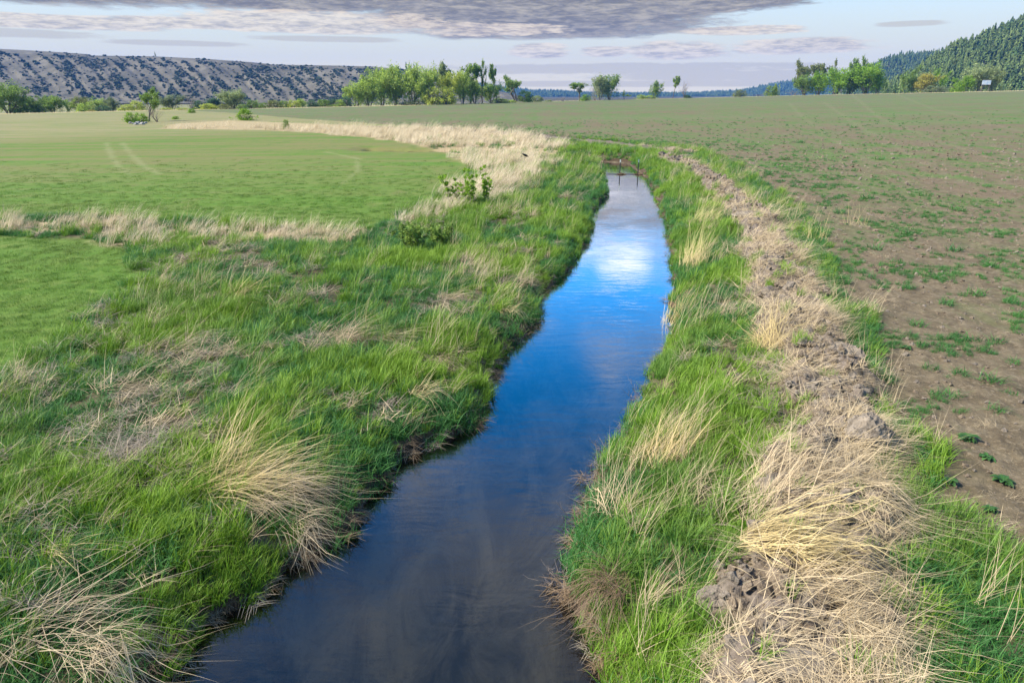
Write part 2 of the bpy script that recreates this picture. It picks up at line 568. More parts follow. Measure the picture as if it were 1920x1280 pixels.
def ground_mat():
    m, T = new_mat('ground_cover')
    g = T.n('ShaderNodeNewGeometry')
    pos = g.outputs['Position']
    A = {k: T.n('ShaderNodeAttribute', attribute_name=k).outputs['Fac']
         for k in ('lawn', 'field', 'belt', 'strip', 'spoil', 'sd', 'track', 'rim', 'dist')}
    n1 = T.noise(pos, 0.35, 5, 0.6)
    n2 = T.noise(pos, 2.3, 6, 0.65)
    n3 = T.noise(pos, 11.0, 6, 0.7)
    n4 = T.noise(pos, 45.0, 4, 0.7)
    nb = T.noise(T.map(pos, (1, 1, 1), (50, 20, 0)), 0.05, 4, 0.55)
    # thatch and earth under the tall grass
    under = T.mix(T.ramp(n3, 0.35, 0.65), (.035, .045, .015), (.11, .085, .05))
    c = T.mix(T.ramp(n2, 0.5, 0.7, 0, 0.5), under, (.20, .155, .09))
    # lawn
    lawn_c = T.mix(T.ramp(n3, 0.3, 0.7), (.06, .13, .013), (.105, .185, .024))
    lawn_c = T.mix(T.ramp(n2, 0.45, 0.7, 0, 0.5), lawn_c, (.15, .19, .04))
    streak = T.noise(T.map(pos, (0.05, 0.5, 1)), 1.0, 5, 0.6)
    oliv = T.m('MULTIPLY', T.ramp(A['dist'], 16, 60, .1, 1.0), T.ramp(streak, 0.36, 0.60))
    lawn_c = T.mix(T.m('MULTIPLY', oliv, 0.85), lawn_c, (.165, .15, .055))
    lsp = T.m('ADD', T.m('MULTIPLY', T.noise(T.map(pos, (0.5, 1.0, 1)), 0.7, 8, 0.85), .45), T.m('MULTIPLY', T.noise(T.map(pos, (1.0, 0.25, 1), (5, 19, 0)), 0.6, 6, 0.8), .55))
    lawn_c = T.mix(T.m('MULTIPLY', T.ramp(lsp, .52, .62), T.ramp(A['dist'], 12, 50, .15, .7)), lawn_c, (.17, .145, .06))
    lawn_c = T.mix(T.m('MULTIPLY', T.ramp(lsp, .48, .38), T.ramp(A['dist'], 12, 50, .1, .6)), lawn_c, (.065, .13, .02))
    pasture = T.m('MULTIPLY', T.ramp(A['dist'], 75, 110), T.ramp(streak, 0.36, 0.58, 0.45, 1.0))
    lawn_c = T.mix(T.m('MULTIPLY', pasture, 0.8), lawn_c, (.235, .205, .10))
    c = T.mix(A['lawn'], c, lawn_c)
    # tilled field
    soil = T.mix(T.ramp(n2, 0.3, 0.7), (.098, .074, .043), (.17, .134, .08))
    soil = T.mix(T.ramp(n3, 0.50, 0.66, 0, 0.8), soil, (.24, .19, .12))
    soil = T.mix(T.ramp(n4, 0.58, 0.72, 0, 0.7), soil, (.38, .30, .18))
    soil = T.mix(T.ramp(n3, 0.44, 0.30, 0, 0.5), soil, (.075, .05, .034))
    row = T.noise(T.map(pos, (1.0, 0.22, 1), rot=(0, 0, R(-18))), 3.0, 5, 0.7)
    gn = T.m('ADD', T.m('MULTIPLY', row, 0.5), T.m('ADD', T.m('MULTIPLY', n1, 0.28), T.m('MULTIPLY', nb, 0.22)))
    gthr = T.ramp(A['dist'], 12, 140, 0.0, 0.055, smooth=False)
    green = T.ramp(T.m('ADD', gn, gthr), 0.50, 0.60)
    fc = T.mix(T.m('MULTIPLY', green, T.ramp(A['dist'], 8, 60, 0.25, 0.75)), soil, (.085, .145, .035))
    band = T.noise(T.map(pos, (0.12, 1.0, 1), rot=(0, 0, R(4))), 0.055, 4, 0.6)
    fc = T.mix(T.m('MULTIPLY', T.ramp(band, 0.42, 0.62), T.ramp(A['dist'], 30, 120, 0.0, 0.5)), fc, (.12, .16, .06))
    spk = T.m('ADD', T.m('MULTIPLY', T.noise(T.map(pos, (0.55, 1.0, 1), rot=(0, 0, R(10))), 0.45, 8, 0.85), .45), T.m('MULTIPLY', T.noise(T.map(pos, (1.0, 0.22, 1), (5, 9, 0)), 0.40, 6, 0.8), .55))
    fc = T.mix(T.m('MULTIPLY', T.ramp(spk, 0.50, 0.60), T.ramp(A['dist'], 12, 50, 0.2, 0.85)), fc, (.150, .108, .066))
    fc = T.mix(T.m('MULTIPLY', T.ramp(spk, 0.50, 0.42), T.ramp(A['dist'], 12, 50, 0.0, 0.8)), fc, (.075, .145, .028))
    fc = T.mix(T.m('MULTIPLY', A['track'], 0.12), fc, (.27, .235, .14))
    c = T.mix(A['field'], c, fc)
    # dry grass litter
    litter = T.mix(T.ramp(n3, 0.3, 0.7), (.24, .18, .10), (.46, .36, .2))
    c = T.mix(T.m('MAXIMUM', T.m('MULTIPLY', A['belt'], 0.8), T.m('MULTIPLY', A['strip'], 0.8)), c, litter)
    c = T.mix(A['rim'], c, T.mix(T.ramp(n1, 0.3, 0.7), (.34, .30, .12), (.50, .42, .22)))
    lt = T.m('MULTIPLY', T.m('MULTIPLY', A['track'], A['lawn']), 0.38)
    c = T.mix(lt, c, (.24, .24, .11))
    # dug earth
    sp = T.mix(T.ramp(n3, 0.3, 0.7), (.11, .085, .065), (.23, .19, .15))
    sp = T.mix(T.ramp(n2, 0.5, 0.7, 0, 0.5), sp, (.30, .23, .14))
    c = T.mix(A['spoil'], c, sp)
    # wet edge and stream bed
    mud = T.mix(T.ramp(n3, 0.3, 0.7), (.035, .024, .014), (.075, .052, .032))
    c = T.mix(T.ramp(A['sd'], 0.22, 0.08), c, mud)
    bedn = T.noise(T.map(pos, (1.0, 0.35, 1), rot=(0, 0, R(-25))), 1.6, 6, 0.65, 0.8)
    bed = T.mix(T.ramp(bedn, 0.38, 0.62), (.07, .068, .042), (.27, .235, .155))
    bed = T.mix(T.ramp(n3, 0.5, 0.7, 0, 0.35), bed, (.04, .03, .02))
    c = T.mix(T.ramp(A['sd'], 0.0, -0.25), c, bed)
    p = T.n('ShaderNodeBsdfPrincipled', {'Base Color': c, 'Roughness': 0.92, 'Specular IOR Level': 0.15})
    h = T.m('ADD', T.m('MULTIPLY', n3, 0.7), T.m('MULTIPLY', n4, 0.3))
    bst = T.m('ADD', 0.25, T.m('MULTIPLY', T.m('MAXIMUM', A['field'], A['spoil']), 0.6))
    b = T.n('ShaderNodeBump', {'Height': h, 'Strength': bst, 'Distance': 0.06})
    T.put(p.inputs['Normal'], b.outputs[0])
    out(T, p)
    return m


# ------------------------------------------------------------------ ground sheet
def build_ground():
    ys = [-9.0]
    while ys[-1] < 620:
        y = ys[-1]
        ys.append(y + (0.16 if y < 1.0 else 0.026 * (1 + max(y, 0) / 4.0)))
    while ys[-1] < 4100:
        ys.append(min(ys[-1] * 1.1, 4100))
    ys = np.array(ys)
    c0 = np.linspace(-0.85, 0.85, 470)
    ex = np.array([0.88, 0.93, 1.0, 1.1, 1.25, 1.45, 1.7, 2.1])
    ts = np.concatenate([-ex[::-1], c0, ex])
    Yg, Tg = np.meshgrid(ys, ts, indexing='ij')
    Xg = Tg * (np.maximum(Yg, 0) + 3)
    x, y = Xg.ravel(), Yg.ravel()
    f = fields(x, y)
    nr, nc = Yg.shape
    idx = np.arange(nr * nc).reshape(nr, nc)
    Fc = np.stack([idx[:-1, :-1], idx[:-1, 1:], idx[1:, 1:], idx[1:, :-1]], -1).reshape(-1, 4)
    V = np.stack([x, y, f['z']], -1)
    me = make_mesh('ground', V, Fc, [ground_mat()], True,
                   attrs=dict(lawn=f['lawn'], field=f['field'], belt=f['belt'], strip=f['strip'], spoil=f['spoil'],
                              sd=f['sd'], track=f['track'], rim=f['rim'], dist=np.hypot(x, y)))
    o = link(bpy.data.objects.new('ground', me))
    tag(o, kind='structure')


build_ground()


# ------------------------------------------------------------------ water
def water_mat():
    m, T = new_mat('stream_water')
    g = T.n('ShaderNodeNewGeometry')
    pos = g.outputs['Position']
    w1 = T.noise(T.map(pos, (0.55, 1.6, 1), rot=(0, 0, R(8))), 3.2, 5, 0.62, 0.5)
    w2 = T.noise(T.map(pos, (1, 1, 1), (4, 9, 0)), 0.7, 3, 0.5, 0.3)
    rip = T.ramp(w2, 0.35, 0.65, 0.35, 1.0)
    b = T.n('ShaderNodeBump', {'Height': T.m('MULTIPLY', w1, rip), 'Strength': 0.5, 'Distance': 0.009})
    fr = T.n('ShaderNodeFresnel', {'IOR': 1.45, 'Normal': b.outputs[0]})
    gl = T.n('ShaderNodeBsdfGlossy', {'Color': (.98, .98, 1.0), 'Roughness': 0.035, 'Normal': b.outputs[0]})
    tr = T.n('ShaderNodeBsdfTransparent', {'Color': (.76, .74, .66)})
    out(T, T.n('ShaderNodeMixShader', {0: T.m('MINIMUM', T.m('MAXIMUM', T.m('ADD', 0.04, T.m('MULTIPLY', T.m('SUBTRACT', fr, 0.035), 4.2)), 0.02), 0.93), 1: tr, 2: gl}))
    return m


def build_water():
    cL, cR = np.array(le), np.array(re_)

    def resample(P, n):
        d = np.r_[0, np.cumsum(np.hypot(*np.diff(P, axis=0).T))]
        s = np.linspace(0, d[-1], n)
        return np.stack([np.interp(s, d, P[:, 0]), np.interp(s, d, P[:, 1])], -1)
    n = 60
    A, B = resample(cL, n), resample(cR, n)
    out_ = (A - B) / (np.linalg.norm(A - B, axis=1, keepdims=True) + 1e-6)
    A = A + out_ * 0.7
    B = B - out_ * 0.7
    V = np.concatenate([np.c_[A, np.zeros(n)], np.c_[B, np.zeros(n)]])
    Fc = np.array([[i, n + i, n + i + 1, i + 1] for i in range(n - 1)])
    me = make_mesh('stream_water', V, Fc, [water_mat()])
    tag(link(bpy.data.objects.new('stream_water', me)), kind='structure')


build_water()

# ------------------------------------------------------------------ instanced ground cover
def blades(rng, n, rad, length, lvar, width, tilt, tilt_var, curl, spread, segs=3, wind=0.0):
    """n tapering blades as one mesh; bend mostly towards +X (the wind)"""
    L = length * (1 + lvar * rng.uniform(-1, 1, n))
    r = rad * np.sqrt(rng.uniform(0, 1, n))
    a = rng.uniform(0, 2 * np.pi, n)
    bx, by = r * np.cos(a), r * np.sin(a)
    az_ = wind + rng.normal(0, spread, n)
    t0 = np.abs(tilt + rng.normal(0, tilt_var, n))
    cu = curl * rng.uniform(0.4, 1.4, n)
    wd = width * rng.uniform(0.7, 1.3, n)
    tw = az_ + np.pi / 2 + rng.normal(0, 0.6, n)
    sx, sy = np.cos(tw), np.sin(tw)
    V = np.zeros((n, 2 * segs + 1, 3))
    H = np.zeros((n, 2 * segs + 1))
    px_, py_, pz = bx.copy(), by.copy(), np.full(n, -0.02)
    for k in range(segs + 1):
        w = wd * (1 - (k / segs) ** 1.6) * 0.5
        if k < segs:
            V[:, 2 * k, 0], V[:, 2 * k, 1], V[:, 2 * k, 2] = px_ - sx * w, py_ - sy * w, pz
            V[:, 2 * k + 1, 0], V[:, 2 * k + 1, 1], V[:, 2 * k + 1, 2] = px_ + sx * w, py_ + sy * w, pz
            H[:, 2 * k:2 * k + 2] = k / segs
        else:
            V[:, 2 * k, 0], V[:, 2 * k, 1], V[:, 2 * k, 2] = px_, py_, pz
            H[:, 2 * k] = 1
        th = t0 + cu * (k + 0.5) / segs
        st = L / segs
        px_ = px_ + np.sin(th) * np.cos(az_) * st
        py_ = py_ + np.sin(th) * np.sin(az_) * st
        pz = pz + np.cos(th) * st
    pz_min = 0.005
    V[:, :, 2] = np.maximum(V[:, :, 2], -0.03)
    tri = []
    for k in range(segs - 1):
        tri += [(2 * k, 2 * k + 1, 2 * k + 3), (2 * k, 2 * k + 3, 2 * k + 2)]
    tri.append((2 * segs - 2, 2 * segs - 1, 2 * segs))
    tri = np.array(tri)
    Fc = (tri[None] + (np.arange(n) * (2 * segs + 1))[:, None, None]).reshape(-1, 3)
    B = np.repeat(rng.uniform(0, 1, n), 2 * segs + 1)
    return V.reshape(-1, 3), Fc, H.ravel(), B


def merge(parts):
    vs, fs, hs, bs, o = [], [], [], [], 0
    for v, f, h, b in parts:
        vs.append(v); fs.append(f + o); hs.append(h); bs.append(b)
        o += len(v)
    return np.concatenate(vs), np.concatenate(fs), np.concatenate(hs), np.concatenate(bs)


def xf(part, loc=(0, 0, 0), rz=0.0, s=1.0, zs=1.0, tilt=0.0):
    v, f, h, b = part
    v = v * np.array([s, s, s * zs])
    if tilt:
        c, t = math.cos(tilt), math.sin(tilt)
        v = np.stack([v[:, 0] * c + v[:, 2] * t, v[:, 1], -v[:, 0] * t + v[:, 2] * c], -1)
    c, t = math.cos(rz), math.sin(rz)
    v = np.stack([v[:, 0] * c - v[:, 1] * t, v[:, 0] * t + v[:, 1] * c, v[:, 2]], -1) + np.array(loc)
    return v, f, h, b


def blade_mesh(name, part, mat):
    v, f, h, b = part
    return make_mesh(name, v, f, [mat], attrs=dict(hgt=h, blade=b))


def proto_collection(name, meshes):
    c = bpy.data.collections.new(name)
    for i, me in enumerate(meshes):
        o = bpy.data.objects.new('%s_source_%02d' % (name, i), me)
        c.objects.link(o)
    return c


def scatter(name, coll, nproto, P, rot, scl, label, rng):
    """one object of kind stuff: instances of the prototypes on given points"""
    me = bpy.data.meshes.new(name)
    me.vertices.add(len(P))
    me.vertices.foreach_set('co', np.asarray(P, np.float32).ravel())
    a = me.attributes.new('rot', 'FLOAT_VECTOR', 'POINT'); a.data.foreach_set('vector', np.asarray(rot, np.float32).ravel())
    scl = np.asarray(scl, np.float32)
    if scl.ndim == 1:
        scl = np.repeat(scl[:, None], 3, 1)
    a = me.attributes.new('scl', 'FLOAT_VECTOR', 'POINT'); a.data.foreach_set('vector', scl.ravel())
    a = me.attributes.new('pick', 'INT', 'POINT'); a.data.foreach_set('value', rng.integers(0, nproto, len(P)).astype(np.int32))
    o = link(bpy.data.objects.new(name, me))
    ng = bpy.data.node_groups.new(name + '_scatter', 'GeometryNodeTree')
    ng.interface.new_socket('Geometry', in_out='INPUT', socket_type='NodeSocketGeometry')
    ng.interface.new_socket('Geometry', in_out='OUTPUT', socket_type='NodeSocketGeometry')
    N, Lk = ng.nodes, ng.links
    gi, go = N.new('NodeGroupInput'), N.new('NodeGroupOutput')
    ci = N.new('GeometryNodeCollectionInfo')
    ci.inputs['Collection'].default_value = coll
    ci.inputs['Separate Children'].default_value = True
    ci.inputs['Reset Children'].default_value = True
    ip = N.new('GeometryNodeInstanceOnPoints')
    ip.inputs['Pick Instance'].default_value = True

    def attr(nm, typ):
        nd = N.new('GeometryNodeInputNamedAttribute')
        nd.data_type = typ
        nd.inputs['Name'].default_value = nm
        return nd.outputs[0]
    Lk.new(gi.outputs[0], ip.inputs['Points'])
    Lk.new(ci.outputs[0], ip.inputs['Instance'])
    Lk.new(attr('pick', 'INT'), ip.inputs['Instance Index'])
    er = N.new('FunctionNodeEulerToRotation')
    Lk.new(attr('rot', 'FLOAT_VECTOR'), er.inputs[0])
    Lk.new(er.outputs[0], ip.inputs['Rotation'])
    Lk.new(attr('scl', 'FLOAT_VECTOR'), ip.inputs['Scale'])
    Lk.new(ip.outputs[0], go.inputs[0])
    md = o.modifiers.new('scatter', 'NODES')
    md.node_group = ng
    tag(o, label=label, kind='stuff')
    return o


WIND = R(22)


def candidates(rng, rings):
    """rings: (y0, y1, density, scale), blended smoothly into each other; trapezoids a bit wider than the view"""
    mids = np.log([math.sqrt(max(r[0], .8) * r[1]) for r in rings])
    dens_ = np.log([r[2] for r in rings])
    scl_ = [r[3] for r in rings]
    ya, yb = rings[0][0], rings[-1][1]
    edges = [ya]
    while edges[-1] < yb:
        edges.append(min(yb, edges[-1] * 1.07 + .05))
    X, Y, S = [], [], []
    for y0, y1 in zip(edges[:-1], edges[1:]):
        lm = math.log((y0 + y1) / 2)
        dens, s = math.exp(np.interp(lm, mids, dens_)), float(np.interp(lm, mids, scl_))
        dens *= min(1, (yb * 1.02 - y1) / (yb * .25) + .04)
        area = (y1 - y0) * ((0.82 * (y0 + y1) / 2 + 2.5) * 2)
        n = int(area * dens + rng.uniform())
        y = rng.uniform(y0, y1, n)
        x = rng.uniform(-1, 1, n) * (0.82 * y + 2.5)
        X.append(x); Y.append(y); S.append(np.full(len(x), s))
    return np.concatenate(X), np.concatenate(Y), np.concatenate(S)


rngG = np.random.default_rng(7)


def put(name, coll, nproto, x, y, s, f, keep, label, rz_spread=0.5, smin=0.75, smax=1.3, zoff=0.0, rng=rngG, tilt=0.08, free=False):
    x, y, s, z = x[keep], y[keep], s[keep], f['z'][keep] + zoff
    n = len(x)
    rz = rng.uniform(0, 2 * np.pi, n) if free else WIND + rng.normal(0, rz_spread, n)
    rot = np.stack([rng.normal(0, tilt, n), rng.normal(0, tilt, n), rz], -1)
    sc = s * rng.uniform(smin, smax, n)
    print(name, n)
    return scatter(name, coll, nproto, np.stack([x, y, z], -1), rot, sc, label, rng)


MATTED = [(*gp(px, py), r) for px, py, r in [(250, 860, .5), (330, 900, .3), (500, 925, .55), (420, 940, .4), (600, 930, .35), (90, 1190, .5), (190, 1235, .45), (640, 640, .5), (720, 650, .4),
          (820, 680, .4), (330, 660, .5), (560, 1000, .25), (955, 590, .35), (840, 565, .4), (240, 740, .45), (970, 530, .5), (40, 640, .4), (1240, 850, .3)]]


def matted(x, y):
    m = np.zeros(x.shape)
    for a, b, r in MATTED:
        m = np.maximum(m, sstep(r * 1.25 - np.hypot(x - a, (y - b)), 0, r * .5))
    return m


def build_cover():
    rng = rngG
    U = lambda n: rng.uniform(0, 1, n)
    # -- prototypes
    tall = [blade_mesh('tall_grass', blades(rng, 60, .11, L, .45, .0095, .18, .22, c, 1.3, 4), M_LUSH)
            for L, c in ((.22, .7), (.25, 1.1), (.18, .6), (.29, .9), (.22, 1.4))]
    c_tall = proto_collection('tall_grass', tall)
    cool = [blade_mesh('cool_grass', blades(rng, 50, .14, L, .4, .010, .35, .3, c, 1.6, 4), M_BLUEG)
            for L, c in ((.20, 1.3), (.24, 1.5), (.17, 1.0))]
    c_cool = proto_collection('cool_grass', cool)
    lawnp = [blade_mesh('lawn_grass', blades(rng, 60, .20, L, .4, .006, .25, .25, .7, 1.5, 2), M_LAWN)
             for L in (.07, .09, .055)]
    c_lawn = proto_collection('lawn_grass', lawnp)
    stp = [blade_mesh('straw', blades(rng, n, .10, L, .45, .0042, ti, .22, cu, sp, 5), M_STRAW)
           for n, L, ti, cu, sp in ((16, .55, .8, .7, .4), (12, .7, .6, .9, .5), (14, .45, 1.1, .5, .7), (7, .8, .35, .9, .3))]
    c_straw = proto_collection('straw', stp)
    mat_ = [blade_mesh('straw_mat', blades(rng, 30, .20, L, .5, .006, 1.30, .16, cu, sp, 4), M_STRAW)
            for L, cu, sp in ((.42, .4, .5), (.34, .5, .9), (.5, .45, .35), (.3, .3, 2.0))]
    c_mat = proto_collection('straw_mat', mat_)
    upr = [blade_mesh('dry_grass', blades(rng, 40, .22, L, .35, .009, .35, .2, .9, .6, 4), M_PALE)
           for L in (.45, .6, .36)]
    c_upr = proto_collection('dry_grass', upr)
    thp = [blade_mesh('thatch', blades(rng, 26, .10, .18, .5, .007, 1.4, .35, 1.0, .9, 4), m)
           for m in (M_THATCH, M_GREY, M_THATCH)]
    c_th = proto_collection('thatch', thp)

    # -- tall bank grass
    x, y, s = candidates(rng, [(0.6, 3, 90, .9), (3, 6, 140, .82), (6, 10, 115, .85), (10, 16, 85, .9), (16, 26, 55, 1.0),
                               (26, 42, 26, 1.25), (42, 70, 12.0, 1.6)])
    f = fields(x, y)
    verge = (f['fd'] > -1.15) & (f['fd'] < 0.2) & (y < 40)
    dead = sstep(fbm(x * .8 + 9, y * .8, 3, 73), .54, .64)
    base = (f['sd'] > 0.03) & (f['lawn'] < .5) & (U(len(x)) > .65 * dead * (f['sd'] > .6)) & (U(len(x)) > .62 * matted(x, y)) & (f['field'] < .45) & (f['spoil'] < .35)
    thin = 1 - 0.75 * np.maximum(f['belt'] * (0.6 + .4 * (y > 30)), f['strip'])
    gap = fbm(x * .9, y * .9, 3, 31)
    left_back = sstep(-x - 0.55 * y + 1.5, 0, 3) * (x < 0)
    p_keep = thin * np.where(gap > .40, 1, .5)
    coolz = np.clip((fbm(x * .45, y * .45, 3, 33) - .42) * 5 + .9 * left_back + 1.6 * verge, 0, 1)
    pick = U(len(x))
    kt = base & (U(len(x)) < p_keep)
    size_edge = np.where(f['sd'] < .5, .8, 1.0)
    put('tall_grass', c_tall, 5, x, y, s * size_edge, f, kt & (pick > coolz * .85), 'bright green long grass on the stream banks, bent by the wind', .9, .55, 1.45)
    put('cool_grass', c_cool, 3, x, y, s, f, kt & (pick <= coolz * .85), 'darker blue-green leafy grass behind the bank tops and beside the field', 1.0)
    # -- thatch and dead leaves at the waterline
    x, y, s = candidates(rng, [(0.6, 3, 30, 1.0), (3, 8, 60, 1.0), (8, 16, 30, 1.1), (16, 30, 14, 1.3), (30, 50, 6, 1.6)])
    f = fields(x, y)
    k = (f['sd'] > -.03) & (f['sd'] < .20) & (U(len(x)) < .65 + .35 * (fbm(x * 1.5, y * 1.5, 2, 71) > .55))
    xs, ys_, ss, zz = x[k], y[k], s[k], f['z'][k]
    e = .05
    gx = fields(xs + e, ys_)['sd'] - fields(xs - e, ys_)['sd']
    gy = fields(xs, ys_ + e)['sd'] - fields(xs, ys_ - e)['sd']
    rz = np.arctan2(-gy, -gx) + rng.normal(0, .6, len(xs))
    rot = np.stack([rng.normal(0, .1, len(xs)), rng.normal(0.15, .15, len(xs)), rz], -1)
    scatter('bank_thatch', c_th, 3, np.stack([xs, ys_, np.maximum(zz, .02) + .05], -1), rot, ss * rng.uniform(.6, 1.2, len(xs)),
            'brown and grey dead grass hanging over the waterline', rng)
    # -- lawn
    x, y, s = candidates(rng, [(5, 12, 60, 1.0), (12, 20, 40, 1.1), (20, 34, 18, 1.3), (34, 48, 3, 1.5)])
    f = fields(x, y)
    put('lawn_grass', c_lawn, 3, x, y, s * .8, f, (f['lawn'] > .3), 'short even green grass of the meadow on the left', 1.0, .6, 1.2)
    # -- sparse straw over banks
    x, y, s = candidates(rng, [(0.6, 3, 10, .8), (3, 8, 14.0, .75), (8, 16, 9, .9), (16, 30, 4.5, 1.05), (30, 55, 2.0, 1.3)])
    f = fields(x, y)
    den = sstep(fbm(x * .55, y * .55, 3, 41), .50, .66)
    k = (f['sd'] > .2) & (f['lawn'] < .4) & (f['field'] < .4) & (f['spoil'] < .3) & (U(len(x)) < .16 + .84 * den)
    put('straw', c_straw, 4, x, y, s, f, k, 'thin dry stalks lying among the green bank grass', .5, zoff=.10)
    x, y, s = candidates(rng, [(0.6, 3, 14, .9), (3, 8, 18, .9), (8, 16, 10, 1.0), (16, 30, 5, 1.2), (30, 50, 2, 1.6)])
    f = fields(x, y)
    gm = [blade_mesh('flattened_grass', blades(rng, 26, .16, .26, .5, .007, 1.35, .2, .4, 1.8, 4), m) for m in (M_GREY, M_STRAW, M_GREY)]
    c_gm = proto_collection('flattened_grass', gm)
    dd = .9 * matted(x, y) + sstep(fbm(x * .8 + 9, y * .8, 3, 73), .54, .64) + .5 * sstep(-x - .45 * y, 0, 2.5)
    put('flattened_grass', c_gm, 3, x, y, s, f, (f['sd'] > .5) & (f['lawn'] < .4) & (f['field'] < .4) & (f['spoil'] < .3) & (U(len(x)) < dd), 'greyish flattened dead grass in patches on the left bank', 1.2, zoff=.11, tilt=.15)
    # strip and belt
    x, y, s = candidates(rng, [(8, 16, 22, .8), (16, 26, 12, 1.0), (26, 42, 6, 1.25), (42, 75, 3.4, 1.5), (75, 100, 1.8, 1.8)])
    f = fields(x, y)
    put('dry_grass', c_upr, 3, x, y, s, f, (U(len(x)) < np.maximum(f['belt'] * np.where(fbm(x * .5, y * .5, 3, 43) > .42, 1, .35), f['strip'] * .40))
        & (f['sd'] > 1.2), 'pale standing dry grass along the edge of the meadow and the ditch', .5, .7, 1.25)
    # far rim of the fields
    n = 5200
    pxs = rng.uniform(-60, 1990, n)
    Yr = edge_y(pxs) + rng.normal(-1.5, 2.2 + 3 * (pxs > 1500), n)
    x = (pxs - 960) / 1361 * Yr
    f = fields(x, Yr)
    put('rim_grass', c_upr, 3, x, Yr, np.full(n, .55), f, np.ones(n, bool), 'pale dry grass along the far edge of the fields', .6, .6, 1.3)
    # straw mats on the spoil ridge
    x, y, s = candidates(rng, [(0.5, 3, 40, .9), (3, 6, 62, .85), (6, 10, 40, .95), (10, 18, 36, 1.05), (18, 30, 20, 1.3), (30, 60, 6, 1.7)])
    f = fields(x, y)
    mask = fbm(x * .9, y * .9, 3, 45)
    k = (f['spoil'] > .22) & (U(len(x)) < np.where(mask > .48, .95, .10))
    put('straw_mat', c_mat, 4, x, y, s, f, k, 'matted straw strewn over the dug earth ridge', 1.0, zoff=.035, tilt=.16)
    put('ridge_grass', c_tall, 5, x, y, s * .8, f, (f['spoil'] > .22) & (U(len(x)) < .05), 'few green blades pushing up through the straw on the ridge', .9)
    # bits of straw on the tilled field
    x, y, s = candidates(rng, [(2, 8, 14, .5), (8, 16, 10, .6), (16, 30, 5, .8), (30, 60, 1.5, 1.2)])
    f = fields(x, y)
    put('straw_litter', c_mat, 4, x, y, s * .6, f, (f['field'] > .4) & (fbm(x * 2, y * 2, 2, 47) > .5), 'small bits of straw strewn on the tilled field', 1.0, zoff=.0, free=True)
    # low tufts over the tilled field
    x, y, s = candidates(rng, [(2, 8, 60, .8), (8, 16, 44, .85), (16, 30, 24, .9), (30, 60, 9, 1.1), (60, 120, 2.4, 1.5)])
    f = fields(x, y)
    d_edge = f['fd']
    g = fbm(x * .8, y * .8, 3, 49)
    pk = np.clip(1.35 - d_edge * .14, .14, 1) * sstep(g, .42, .54)
    put('field_grass', c_cool, 3, x, y, s * .72, f, (f['field'] > .4) & (U(len(x)) < pk), 'low green regrowth tufts on the tilled field', 1.0, .5, 1.1, free=True)


build_cover()


# clods
def lump(rng, sub=2, rough=.35):
    import bmesh
    bm = bmesh.new()
    bmesh.ops.create_icosphere(bm, subdivisions=sub, radius=1)
    off = rng.uniform(0, 50, 3)
    from mathutils import noise as mn
    sc = rng.uniform(.65, 1.2, 3)
    for v in bm.verts:
        d = 1 + rough * mn.noise(v.co * 1.6 + Vector(off)) * 1.4 + rough * .6 * mn.noise(v.co * 4.0 + Vector(off))
        v.co = Vector((v.co.x * sc[0] * d, v.co.y * sc[1] * d, v.co.z * sc[2] * .7 * d))
    me = bpy.data.meshes.new('clod')
    bm.to_mesh(me)
    bm.free()
    return me


def build_clods():
    rng = np.random.default_rng(3)
    ms = []
    for i in range(6):
        me = lump(rng, 2, .6)
        me.materials.append(M_CLODG if i % 2 else M_CLOD)
        ms.append(me)
    c = proto_collection('soil_clods', ms)
    x, y, s = candidates(rng, [(0.5, 3, 80, 1), (3, 8, 170, 1.0), (8, 14, 70, 1.2), (14, 28, 24, 1.6), (28, 60, 8, 2.3)])
    f = fields(x, y)
    m = fbm(x * .9, y * .9, 3, 45)
    k = (f['spoil'] > .25) & (rng.uniform(0, 1, len(x)) < np.where(m < .52, 1, .35))
    n = k.sum()
    sc = (.018 + .075 * rng.uniform(0, 1, n) ** 3)[:, None] * s[k][:, None] * rng.uniform(.8, 1.2, (n, 3))
    rot = rng.uniform(0, 6.28, (n, 3)) * np.array([.15, .15, 1])
    scatter('soil_clods', c, 6, np.stack([x[k], y[k], f['z'][k] + .008], -1), rot, sc, 'grey-brown clods of dug earth on the ridge', rng)
    x, y, s = candidates(rng, [(2, 8, 26, 1.0), (8, 16, 14, 1.3), (16, 30, 6, 2.0), (30, 70, 1.6, 3.2)])
    f = fields(x, y)
    k = (f['field'] > .5)
    n = k.sum()
    sc = (.010 + .028 * rng.uniform(0, 1, n) ** 3)[:, None] * s[k][:, None] * rng.uniform(.8, 1.2, (n, 3))
    rot = rng.uniform(0, 6.28, (n, 3)) * np.array([.15, .15, 1])
    scatter('field_clods', c, 6, np.stack([x[k], y[k], f['z'][k]], -1), rot, sc, 'small brown clods scattered over the tilled field', rng)
    return ms


CLODS = build_clods()


def ground_at(x, y):
    return float(fields(np.array([x]), np.array([y]))['z'][0])


def on_ground(px, py, zoff=0.0):
    x, y = gp(px, py)
    for _ in range(12):
        z = ground_at(x, y)
        d = ray(px, py)
        t = (z + zoff - CAM_Z) / d[2]
        x, y = .5 * x + .5 * d[0] * t, .5 * y + .5 * d[1] * t
    return x, y, ground_at(x, y)


# ------------------------------------------------------------------ single big straw clumps, heaps, weeds
def drape(parts_fn, loc, zoff):
    """fit a spread of stalks to the ground: each vertex keeps its height above the soil under it"""
    v, f, h, b = parts_fn
    g = fields(v[:, 0] + loc[0], v[:, 1] + loc[1])['z'] - loc[2]
    k = np.clip(np.hypot(v[:, 0], v[:, 1]) / .5, 0, 1)
    v = v.copy()
    v[:, 2] += np.maximum(g, -.3) * k + zoff
    return v, f, h, b


